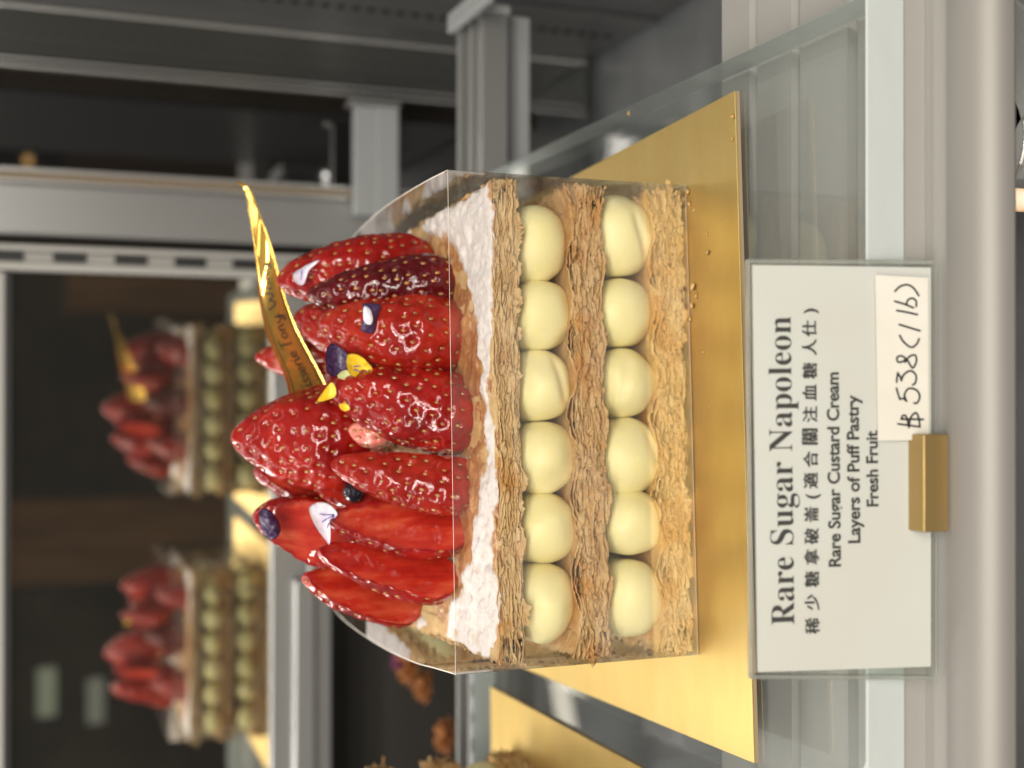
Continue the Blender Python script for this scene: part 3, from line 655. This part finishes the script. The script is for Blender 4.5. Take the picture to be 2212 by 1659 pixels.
# ------------------------------------------------------------------ petals and the blueberry
def petal(label, outline, Yd, key, cup=.0012, veins=(), name='petal', parent=None, thick=.00025, cat='petal', offs=0.0, rough=.0004, group='edible flower petals on the fruit'):
    """outline in photo pixels laid on a plane at depth Yd, cupped and ruffled"""
    pts = np.array([rz(at(x, y, Yd)) for x, y in outline]); cen = pts.mean(0)
    view = CAM-cen; view /= np.linalg.norm(view)
    # densify the outline
    cl = []
    n = len(pts)
    for i in range(n):
        p0, p1, p2, p3 = pts[i-1], pts[i], pts[(i+1) % n], pts[(i+2) % n]
        for t in np.linspace(0, 1, 7, endpoint=False): cl.append(.5*((2*p1)+(-p0+p2)*t+(2*p0-5*p1+4*p2-p3)*t*t+(-p0+3*p1-3*p2+p3)*t**3))
    cl = np.array(cl); K = len(cl); rad = np.linspace(.0, 1, 12)
    V = []
    for s in (1, -1):
        for r in rad:
            q = cen+(cl-cen)*r; rough_ = fbm(q*420, 77, 2)*rough*r
            q = q+view*(cup*(r*r) - cup*.4 + rough_ + s*thick/2*(1-r**6))[..., None]; V.append(q)
    V = np.stack(V, 0); nr = len(rad)
    Fa = grid_faces(nr, K, False, True); Fb = grid_faces(nr, K, False, True)[:, ::-1]+nr*K
    j = np.arange(K); Fe = np.stack([(nr-1)*K+j, (nr-1)*K+(j+1) % K, (2*nr-1)*K+(j+1) % K, (2*nr-1)*K+j], -1)
    o = mk(name, V.reshape(-1, 3)-cen, np.concatenate([Fa, Fb, Fe]), M[key], parent, True, None, cen)
    if parent is None and label: tag(o, label, cat, group)
    for vv in veins:
        a = [rz(at(x, y, Yd)) for x, y in vv]; mb = MB()
        for p, q in zip(a[:-1], a[1:]):
            d = q-p; d /= np.linalg.norm(d); sdv = np.cross(d, view)*.00022; lift = view*(cup*.1+.00075)
            mb.add([p+sdv+lift-cen, p-sdv+lift-cen, q-sdv*.5+lift-cen, q+sdv*.5+lift-cen], [(0, 1, 2, 3)])
        mb.build('vein', M['petal_vein'], o)
    return o
petal('white petal with fine purple veins, on the smooth cut strawberry', [(668, 1096), (690, 1085), (712, 1090), (728, 1108), (724, 1118), (712, 1124), (714, 1148), (712, 1176), (704, 1168), (690, 1150), (674, 1122)], .044, 'petal_white', .0016,
      [[(722, 1112), (702, 1112), (690, 1110)], [(722, 1113), (704, 1122), (695, 1128)], [(722, 1114), (710, 1130), (706, 1142)]])
petal('white translucent petal folded on the large right strawberry', [(632, 596), (640, 585), (650, 580), (662, 572), (690, 562), (668, 584), (662, 600), (654, 616), (640, 612)], .058, 'petal_white', .0022, [[(652, 585), (650, 605)]])
petal('square dark purple petal stuck on the broad strawberry', [(784, 656), (820, 658), (818, 676), (812, 700), (806, 719), (782, 716), (780, 704), (788, 680)], .0335, 'petal_purple', -.0012)
petal('lilac white highlight patch laid on the square purple petal', [(786, 662), (800, 668), (806, 690), (800, 702), (786, 694)], .0318, 'petal_white', -.0006)  # pale patch standing in for a highlight on the purple petal
petal('crumpled dark purple petal on the back left strawberry tip', [(560, 1106), (574, 1098), (594, 1112), (606, 1135), (604, 1155), (590, 1166), (574, 1160), (562, 1135)], .056, 'petal_purple', -.0022, rough=.0016)
fl = empty('pansy_flower', tuple(rz(at(756, 800, .052))))
def fpart(outline, Yd, key, **k):
    o = petal(None, outline, Yd, key, name=k.pop('name', 'petal'), **k); o.parent = fl; o.location = Vector(o.location)-Vector(fl.location); return o
fpart([(704, 760), (716, 742), (735, 750), (752, 768), (750, 790), (744, 806), (722, 814), (706, 800)], .0435, 'petal_purple', cup=.0016)
fpart([(748, 786), (752, 766), (772, 766), (790, 778), (806, 800), (800, 816), (778, 818), (756, 808)], .0395, 'petal_yellow', cup=.0018, rough=.0008, veins=[[(764, 792), (780, 790)], [(764, 798), (782, 804)]])
fpart([(728, 812), (742, 800), (760, 802), (778, 812), (772, 820), (740, 820)], .0405, 'calyx', name='calyx', cup=.001)
fpart([(686, 868), (698, 846), (716, 826), (726, 840), (722, 858)], .0375, 'petal_yellow', cup=.0008)
fpart([(732, 874), (748, 872), (756, 884), (742, 888)], .0375, 'petal_yellow', cup=.0005)
tag(fl, 'small yellow and purple pansy tucked between the front strawberries', 'flower')
# blueberry
c = rz(at(764, 1061, .053)); th = np.linspace(0, np.pi, 28); pz = np.linspace(0, 2*np.pi, 36, endpoint=False)
TH_, PZ = np.meshgrid(th, pz, indexing='ij'); r = .0034*(1+.25*np.exp(-((TH_-.25)/.14)**2)-.35*np.exp(-(TH_/.16)**2))
V = np.stack([r*np.sin(TH_)*np.cos(PZ)*1.05, r*np.sin(TH_)*np.sin(PZ), r*np.cos(TH_)], -1).reshape(-1, 3)
a_ = math.radians(38); V = np.stack([V[:, 0], V[:, 1]*math.cos(a_)-V[:, 2]*math.sin(a_), V[:, 1]*math.sin(a_)+V[:, 2]*math.cos(a_)], -1)
o = mk('blueberry', V, grid_faces(28, 36, False, True), M['blue'], loc=c); tag(o, 'dark shiny blueberry wedged between two cut strawberries', 'blueberry')

# ------------------------------------------------------------------ gold tag
eo = [(508, 393), (517, 399), (525, 409), (531, 426), (535, 447), (544, 510), (553, 572), (560, 645), (575, 714), (597, 770), (616, 814), (627, 858), (640, 905)]
ei = [(509, 393), (525, 397), (541, 412), (549, 430), (557, 453), (575, 500), (594, 557), (611, 622), (636, 694), (662, 748), (690, 800), (712, 850), (725, 900)]
dy = [.070, .0712, .073, .0745, .076, .079, .0815, .083, .083, .081, .078, .076, .075]
A_ = np.array([rz(at(*p, d)) for p, d in zip(eo, dy)]); B_ = np.array([rz(at(*p, d+o_)) for p, d, o_ in zip(ei, dy, (0, -.0006, -.0016, -.0026, -.0034, -.0040, -.0034, -.0012, .001, .0022, .0028, .003, .003))])
def resample(P, n):
    t = np.concatenate([[0], np.cumsum(np.linalg.norm(np.diff(P, axis=0), axis=1))]); 
    Pc = []
    m_ = len(P)
    for i in range(m_-1):
        p0, p1, p2, p3 = P[max(i-1, 0)], P[i], P[i+1], P[min(i+2, m_-1)]
        for u in np.linspace(0, 1, n, endpoint=False): Pc.append(.5*((2*p1)+(-p0+p2)*u+(2*p0-5*p1+4*p2-p3)*u*u+(-p0+3*p1-3*p2+p3)*u**3))
    Pc.append(P[-1]); return np.array(Pc)
A_, B_ = resample(A_, 9), resample(B_, 9); KT = len(A_)
tang = np.gradient((A_+B_)/2, axis=0); tang /= np.linalg.norm(tang, axis=1)[:, None]
wid = B_-A_; nT = np.cross(tang, wid); nT /= np.linalg.norm(nT, axis=1)[:, None]+1e-9
if np.mean(nT@(CAM-A_[30])) < 0: nT = -nT
nT[:10] = nT[10]
def ribbon(s, w, lift=0.0):       # s 0 (tip) .. 1 (base), w 0 (outer edge) .. 1
    f = np.clip(s, 0, 1)*(KT-1); i = np.minimum(f.astype(int), KT-2); u = (f-i)[:, None]
    P = (A_[i]*(1-u)+A_[i+1]*u)*(1-w[:, None])+(B_[i]*(1-u)+B_[i+1]*u)*w[:, None]
    n_ = nT[i]*(1-u)+nT[i+1]*u
    return P+n_*(.0004*(w*(1-w)*4-.7)[:, None]*np.minimum(1, np.linalg.norm(wid[i], axis=1)/.006)[:, None]+lift)
nw = 9; S_, W_ = np.meshgrid(np.linspace(0, 1, KT), np.linspace(0, 1, nw), indexing='ij')
V1 = ribbon(S_.ravel(), W_.ravel(), .0); V2 = ribbon(S_.ravel(), W_.ravel(), -.00022)
org = A_[-1].copy(); nV = KT*nw
Fq = grid_faces(KT, nw); rim = [(i*nw, (i+1)*nw, nV+(i+1)*nw, nV+i*nw) for i in range(KT-1)]+[(i*nw+nw-1, nV+i*nw+nw-1, nV+(i+1)*nw+nw-1, (i+1)*nw+nw-1) for i in range(KT-1)]
tg = mk('gold_tag', np.concatenate([V1, V2])-org, np.concatenate([Fq, Fq[:, ::-1]+nV, np.array(rim)]), M['gold_tag'], None, True, None, org)
tag(tg, 'curved pointed gold foil tag with dark script, stuck into the strawberries', 'tag')
mb = MB()
for w0 in (.13, .87):
    s = np.linspace(.04, 1, 120); a1 = ribbon(s, np.full(120, w0-.013), .00010)-org; a2 = ribbon(s, np.full(120, w0+.013), .00010)-org
    mb.add(np.concatenate([a1, a2]), [(i, i+1, 121+i, 120+i) for i in range(119)])
mb.build('border_line', M['print'], tg)
# stroke lettering ----------------------------------------------------
def cat(pts, n=8):
    P = np.array(pts, float)
    if len(P) < 3: return np.array([P[0]*(1-t)+P[-1]*t for t in np.linspace(0, 1, n)])
    out = []
    for i in range(len(P)-1):
        p0, p1, p2, p3 = P[max(i-1, 0)], P[i], P[i+1], P[min(i+2, len(P)-1)]
        for t in np.linspace(0, 1, n, endpoint=False): out.append(.5*((2*p1)+(-p0+p2)*t+(2*p0-5*p1+4*p2-p3)*t*t+(-p0+3*p1-3*p2+p3)*t**3))
    out.append(P[-1]); return np.array(out)
def strokes(name, ss, fn, wd, matl, parent, org, n=8):
    """flat pen strokes: list of polylines in a 2-D system, fn maps (N,2) to 3-D"""
    mb = MB()
    for st in ss:
        c = cat(st, n); t = np.gradient(c, axis=0); t /= np.linalg.norm(t, axis=1)[:, None]+1e-9; nn = np.stack([-t[:, 1], t[:, 0]], -1)
        c = np.concatenate([[c[0]-t[0]*wd*.4], c, [c[-1]+t[-1]*wd*.4]]); nn = np.concatenate([[nn[0]*.5], nn, [nn[-1]*.5]])
        a = fn(c+nn*wd/2)-org; b = fn(c-nn*wd/2)-org; m_ = len(c)
        mb.add(np.concatenate([a, b]), [(i, i+1, m_+i+1, m_+i) for i in range(m_-1)])
    return mb.build(name, matl, parent)
# script letters on the unit box (x right, y up, x-height 1)
G = {
 'i': (.55, [[(.2, .95), (.2, .2), (.35, .0), (.5, .12)], [(.2, 1.45), (.22, 1.55)]]),
 's': (.75, [[(.62, .85), (.4, 1.0), (.15, .85), (.2, .6), (.5, .45), (.62, .2), (.4, 0), (.1, .1)]]),
 'e': (.85, [[(.1, .5), (.65, .55), (.6, .88), (.35, 1.0), (.1, .75), (.1, .3), (.35, 0), (.7, .15)]]),
 'r': (.65, [[(.15, .95), (.2, .0)], [(.2, .6), (.35, .92), (.6, .95)]]),
 'T': (1.05, [[(.0, 1.95), (1.05, 2.05)], [(.5, 2.0), (.42, 1.0), (.35, 0)]]),
 'o': (.85, [[(.4, 1.0), (.12, .75), (.12, .25), (.4, 0), (.68, .3), (.65, .75), (.4, 1.0)]]),
 'n': (.9, [[(.12, .95), (.15, .0)], [(.15, .55), (.4, .98), (.6, .85), (.62, .1), (.78, .02)]]),
 'y': (.9, [[(.1, .95), (.15, .35), (.4, .1), (.62, .4), (.66, .95)], [(.66, .95), (.6, -.4), (.4, -.95), (.15, -.75), (.4, -.3), (.85, .2)]]),
 'W': (1.7, [[(.05, 1.75), (.2, .8), (.4, .05), (.65, .5), (.85, 1.3), (.95, .6), (1.15, .05), (1.4, .8), (1.55, 1.8)]]),
 'g': (.95, [[(.65, .85), (.35, 1.0), (.1, .6), (.2, .1), (.5, .15), (.66, .9)], [(.66, .9), (.62, -.5), (.4, -1.0), (.12, -.8), (.45, -.3), (.85, .1)]]),
 ' ': (.5, []),
}
def write(text, x0, xh):
    out = []; x = x0
    for ch in text:
        wdt, st = G[ch]
        for s in st: out.append([(x+p[0]*xh, p[1]*xh) for p in s])
        x += wdt*xh
    return out, x
ss, xe_ = write('isserie Tony Wong', 0, 1.0)
def tagmap(c):                    # text runs from the base towards the tip
    s = .885 - (c[:, 0]/xe_)*(.885-.50); wv = .62 - c[:, 1]*.175 - .06*(c[:, 0]/xe_)
    return ribbon(s, wv, .00025)
strokes('script_lettering', ss, tagmap, .17, M['print'], tg, org, 6)

# ------------------------------------------------------------------ price card
ch0, lean = np.array([0, -.0862, -.0185]), math.radians(12.5)
e_up = np.array([0, math.sin(lean), math.cos(lean)]); e_n = np.array([0, -math.cos(lean), math.sin(lean)])
def cardpt(x, y, lift=0.0):
    d = ray(x, y); o_ = ch0+e_n*lift; t = ((o_-CAM)@e_n)/(d@e_n); return CAM+d*t
def cmap(lift):
    return lambda c: np.array([cardpt(p[0], p[1], lift) for p in c])
TL, TR, BL, BR = [cardpt(*p) for p in ((1637, 1452), (1625, 572), (2011, 1440), (2011, 578))]
pc = empty('price_card', tuple((BL+BR)/2))
porg = (BL+BR)/2
def slab(name, q, t0, t1, mats, parent, org, midx=(0, 0, 1, 1, 1, 1), bevel=0):
    V = [p+e_n*t0-org for p in q]+[p+e_n*t1-org for p in q]
    Fs = [(0, 1, 2, 3), (7, 6, 5, 4), (0, 4, 5, 1), (1, 5, 6, 2), (2, 6, 7, 3), (3, 7, 4, 0)]
    return mk(name, V, Fs, mats, parent, False, midx if isinstance(mats, list) else None)
slab('card_sheet', [BL, BR, TR, TL], -.0004, 0, M['card'], pc, porg)
SL = [cardpt(*p) for p in ((2019, 1468), (2019, 562), (1615, 560), (1622, 1466))]
slab('clear_sleeve', SL, -.0011, -.0006, [M['sleeve'], M['sleeve_edge']], pc, porg)
slab('clear_sleeve', SL, .0006, .0009, [M['sleeve'], M['sleeve_edge']], pc, porg)
def frame(a, b, wpx): pass
# welded border of the sleeve
mb = MB()
for p0, p1, q0, q1 in (((1615, 560), (2019, 562), (1618, 569), (2016, 571)), ((1622, 1466), (2019, 1468), (1625, 1459), (2016, 1461)), ((1615, 560), (1622, 1466), (1620, 560), (1627, 1466))):
    a = [cardpt(*p, .00095)-porg for p in (p0, p1, q1, q0)]; mb.add(a+[v-e_n*.0021 for v in a], [(0, 1, 2, 3), (7, 6, 5, 4), (0, 4, 5, 1), (1, 5, 6, 2), (2, 6, 7, 3), (3, 7, 4, 0)])
mb.build('sleeve_seam', thin_clear('sleeve seam', (.88, .9, .88), .16, (.85, .85, .8), 1.5, .15, 2.0), pc)
st_ = [cardpt(*p, .0011) for p in ((2006, 950), (2004, 600), (1890, 594), (1896, 952))]
slab('price_sticker', st_, 0, .00018, M['paper'], pc, porg)
# printed text -----------------------------------------------------------
e_r = TR-TL; e_r = e_r/np.linalg.norm(e_r); e_u = e_up-e_r*(e_up@e_r); e_u /= np.linalg.norm(e_u)
def text(name, body, left, right, lift, bold=0.0, spacing=1.0, matl=None, dup=0.0, ysc=1.0):
    """body set between two pixel anchors of its baseline"""
    cu = bpy.data.curves.new(name, 'FONT'); cu.body = body; cu.size = 1; cu.offset = bold; cu.space_character = spacing; cu.resolution_u = 6
    to = bpy.data.objects.new(name, cu); COL.objects.link(to)
    dg = bpy.context.evaluated_depsgraph_get(); me = bpy.data.meshes.new_from_object(to.evaluated_get(dg)); bpy.data.objects.remove(to)
    V = np.empty(len(me.vertices)*3, np.float32); me.vertices.foreach_get('co', V); V = V.reshape(-1, 3).astype(float)
    Fs = [tuple(p.vertices) for p in me.polygons]; bpy.data.meshes.remove(me)
    x0, x1_ = V[:, 0].min(), V[:, 0].max()
    L_, R_ = cardpt(*left, lift), cardpt(*right, lift); d = R_-L_; ln_ = np.linalg.norm(d); d = d/ln_; u = e_up-d*(e_up@d); u /= np.linalg.norm(u)
    k = ln_/(x1_-x0); allV = []; allF = []; off = 0
    for q, (ox, oy) in enumerate([(0, 0)]+([(dup, 0), (0, dup), (-dup, 0)] if dup else [])):
        P = L_+np.outer((V[:, 0]-x0+ox)*k, d)+np.outer((V[:, 1]+oy)*k*ysc, u)+e_n*(.00001*q)
        allV.append(P); allF += [tuple(i+off for i in f) for f in Fs]; off += len(P)
    return np.concatenate(allV), allF
def put(name, parts, matl=M['ink']):
    V = np.concatenate([p[0] for p in parts]); Fs = []; off = 0
    for p in parts: Fs += [tuple(i+off for i in f) for f in p[1]]; off += len(p[0])
    return mk(name, V-porg, Fs, matl, pc, False)
bold = lambda s: ''.join(chr(0x1D400+ord(c)-65) if c.isupper() else chr(0x1D41A+ord(c)-97) if c.islower() else c for c in s)
LIFT = .00016
put('title_lettering', [text('title', bold('Rare Sugar Napoleon'), (1716, 1349), (1708, 684), LIFT, -.003, ysc=1.06)])
cjk = [('稀', 1352), ('少', 1301), ('糖', 1251), ('拿', 1203), ('破', 1158), ('崙', 1111), ('(', 1072), ('適', 1038), ('合', 992), ('關', 943), ('注', 895), ('血', 848), ('糖', 801), ('人', 750), ('仕', 710), (')', 672)]
parts = []
for chh, yy in cjk:
    bx = 1771 - (1352-yy)*.0105; hw = 4.5 if chh in '()' else 16.5
    parts.append(text('glyph', chh, (bx-3, yy+hw), (bx-3, yy-hw), LIFT, 0, dup=.034))
put('chinese_lettering', parts)
put('description_lettering', [text('d', 'Rare Sugar Custard Cream', (1816, 1224), (1811, 804), LIFT, .028), text('d', 'Layers of Puff Pastry', (1858, 1173), (1854, 853), LIFT, .028), text('d', 'Fresh Fruit', (1897, 1094), (1895, 930), LIFT, .028)])
zz = lambda pts: [((3400+x*.482)/1.8228, (1000+y*.482)/1.8228) for x, y in pts]
hand = [zz(s) for s in (
    [(280, 1388), (370, 1400), (462, 1412)], [(305, 1350), (400, 1350), (490, 1352)],
    [(330, 1352), (312, 1335), (330, 1318), (352, 1335), (372, 1418)], [(372, 1418), (385, 1340), (424, 1298), (448, 1330), (462, 1412)],
    [(270, 1096), (285, 1150), (298, 1188)], [(298, 1188), (325, 1180), (352, 1203)], [(352, 1203), (335, 1150), (370, 1100), (430, 1110), (460, 1160), (440, 1215), (412, 1218)],
    [(282, 970), (274, 1010), (272, 1048)], [(278, 972), (300, 1005), (310, 1035)], [(310, 1035), (330, 985), (385, 955), (428, 990), (425, 1050), (400, 1070)],
    [(345, 855), (310, 832), (275, 845), (280, 880), (310, 882), (350, 860), (390, 830), (425, 830), (432, 880), (405, 930), (380, 905), (360, 870), (340, 885)],
    [(296, 665), (330, 720), (390, 762), (435, 735), (455, 692)],
    [(292, 576), (370, 600), (462, 628)],
    [(272, 462), (350, 475), (442, 496)], [(255, 386), (330, 408), (408, 440)], [(350, 410), (365, 375), (400, 362), (430, 385), (430, 430)],
    [(257, 305), (300, 265), (360, 252), (410, 280), (452, 340)])]
strokes('handwritten_price', hand, cmap(.0014), 4.3, M['ink'], pc, porg, 8)
tag(pc, 'cream price card in a clear sleeve with black lettering and handwritten price', 'price card')
# brass block holding the card
b0, b1 = wy(2050, 1148, -.0903), wy(2050, 938, -.0903); bt = wy(1996, 1040, -.0903)[2]
b = MB(); zb_ = wy(2050, 1040, -.0903)[2]
b.box((b0[0], -.0903, zb_), (b1[0], -.0838, bt)); o = b.build('brass_block', M['brass'], bevel=.0004)
tag(o, 'small brushed brass block holding the price card upright on the rail', 'card holder')

# ------------------------------------------------------------------ crumbs
def crumb(px, py, r, seed, z=0.0):
    c = rz(atz(px, py, z)); u = np.linspace(0, np.pi, 9); v = np.linspace(0, 2*np.pi, 12, endpoint=False); Uu, Vv = np.meshgrid(u, v, indexing='ij')
    S = np.stack([np.sin(Uu)*np.cos(Vv), np.sin(Uu)*np.sin(Vv), np.cos(Uu)], -1).reshape(-1, 3)
    S = S*(1+.4*fbm(S*1.7+seed, seed, 2))[:, None]*np.array([r, r*.7, r*.45]); a = seed*1.7
    S = rz(S, a); S[:, 2] -= S[:, 2].min()
    o = mk('pastry_crumb', S, grid_faces(9, 12, False, True), M['pastry_low'], None, True, None, c)
    tag(o, 'tiny golden pastry crumb fallen on the gold board in front of the cake', 'crumb', 'pastry crumbs on the gold board')
for k, (px, py, r) in enumerate([(1584, 252, .0008), (1583, 300, .0006), (1530, 545, .0009), (1528, 505, .0005), (1488, 415, .0010), (1490, 440, .0009), (1500, 620, .0012), (1497, 660, .0011), (1505, 640, .0007), (1492, 690, .0008),
                                 (1500, 455, .0005), (1560, 470, .0004), (1512, 1000, .0005), (1535, 880, .0005), (1360, 245, .0007), (1430, 290, .0005), (1520, 760, .0005), (1548, 1120, .0004)]):
    crumb(px, py, r, k+1)

# ------------------------------------------------------------------ the second boxed cake at the left edge
def dup(o, dx, dy, da, label=None, group=None, keepcat=True):
    n_ = o.copy(); COL.objects.link(n_)
    p = Vector(rz(np.array(o.location), da)); n_.location = p+Vector((dx, dy, 0)); n_.rotation_euler = (0, 0, o.rotation_euler[2]+da)
    if label: n_['label'] = label
    if group: n_['group'] = group
    for ch in list(o.children):
        if ch.name.startswith('vein'): continue
        c2 = ch.copy(); COL.objects.link(c2); c2.parent = n_
        for g in ch.children:
            g2 = g.copy(); COL.objects.link(g2); g2.parent = c2
    return n_
DX, DY, DA = -.2035, -.002, -.02
dup(bo, DX, DY, DA, 'gold foil cake board at the lower left edge of the picture, its corner showing')
dup(cake, DX, DY, DA, 'second napoleon cake in the box at the left edge, seen mostly in the mirror')
dup(ac, DX, DY, DA, 'clear acetate box at the left edge on the second gold board')
rs = np.random.RandomState(5)
for o in list(BER):
    b2 = dup(o, DX, DY, DA, 'strawberry on the second cake at the left edge, seen only in the mirror', 'strawberries on the second cake')
    b2.location = b2.location + Vector((rs.uniform(-.006, .006), rs.uniform(-.005, .005), rs.uniform(-.003, .001))); b2.rotation_euler[2] += rs.uniform(-.5, .5)
dup(fl, DX, DY, DA, 'yellow pansy on the second cake, seen only in the mirror')

# ------------------------------------------------------------------ blurred things below and behind
def blossom(px, py, Yd, r, key, label, seed, n_=9):
    c = wy(px, py, Yd); mb = MB(); rng = np.random.RandomState(seed)
    for k in range(n_*2):
        a = k*2.399; el = .15+.9*(k/(n_*2)); d = np.array([math.cos(a)*math.cos(el), math.sin(a)*math.cos(el), math.sin(el)]); t = np.cross(d, [0, 0, 1]); t /= np.linalg.norm(t); u = np.cross(t, d)
        q = [d*r*.15, d*r*.6+t*r*.34, d*r*1.0+t*r*.12+u*r*.1, d*r*1.0-t*r*.12+u*r*.1, d*r*.6-t*r*.34]
        V = q+[p-u*r*.06 for p in q]; mb.add(V, [(0, 1, 2, 3, 4), (9, 8, 7, 6, 5)]+[(i, (i+1) % 5, 5+(i+1) % 5, 5+i) for i in range(5)])
    o = mb.build('blossom', M[key], smooth=False, loc=c); tag(o, label, 'flower', 'blurred blossoms behind the shelf')
blossom(902, 1440, .37, .013, 'orange', 'blurred orange blossom nearest the left side of the clear box', 1)
blossom(930, 1482, .37, .011, 'orange', 'blurred orange blossom second from the clear box', 2)
blossom(978, 1590, .36, .012, 'orange', 'lowest blurred orange blossom just above the rear rail', 3)
blossom(872, 1428, .38, .008, 'pink', 'small blurred purple pink blossom above the orange ones', 4)
st2 = MB(); c0 = wy(2205, 210, .0)
for k, (px, py, r_k, lab) in enumerate([(2203, 120, .026, 'polished steel canister nearest the right corner below the rail'), (2203, 280, .020, 'narrower polished steel canister beside the warm lamp below the rail')]):
    c = wz(px, py, -.100); b = MB(); cyl(b, (0, 0, 0), r_k, .05); cyl(b, (0, 0, .0502), r_k*1.05, .008); o = b.build('steel_canister', M['chrome'], loc=(c[0], c[1]+.026, -.165), bevel=.001)
    tag(o, lab, 'canister')
c = wz(2201, 432, -.09); b = MB(); u = np.linspace(0, np.pi, 12); v = np.linspace(0, 2*np.pi, 16, endpoint=False); Uu, Vv = np.meshgrid(u, v, indexing='ij')
S = np.stack([.0035*np.sin(Uu)*np.cos(Vv), .0035*np.sin(Uu)*np.sin(Vv), .008*np.cos(Uu)], -1).reshape(-1, 3)
lo_ = empty('warm_lamp', tuple(c)); mk('bulb', S, grid_faces(12, 16, False, True), M['flame'], lo_)
b = MB(); cyl(b, (0, 0, -.075), .004, .066); b.build('lamp_stem', M['chrome'], lo_)
tag(lo_, 'small warm glowing bulb lamp below the front rail', 'lamp')
bpy.context.view_layer.update()
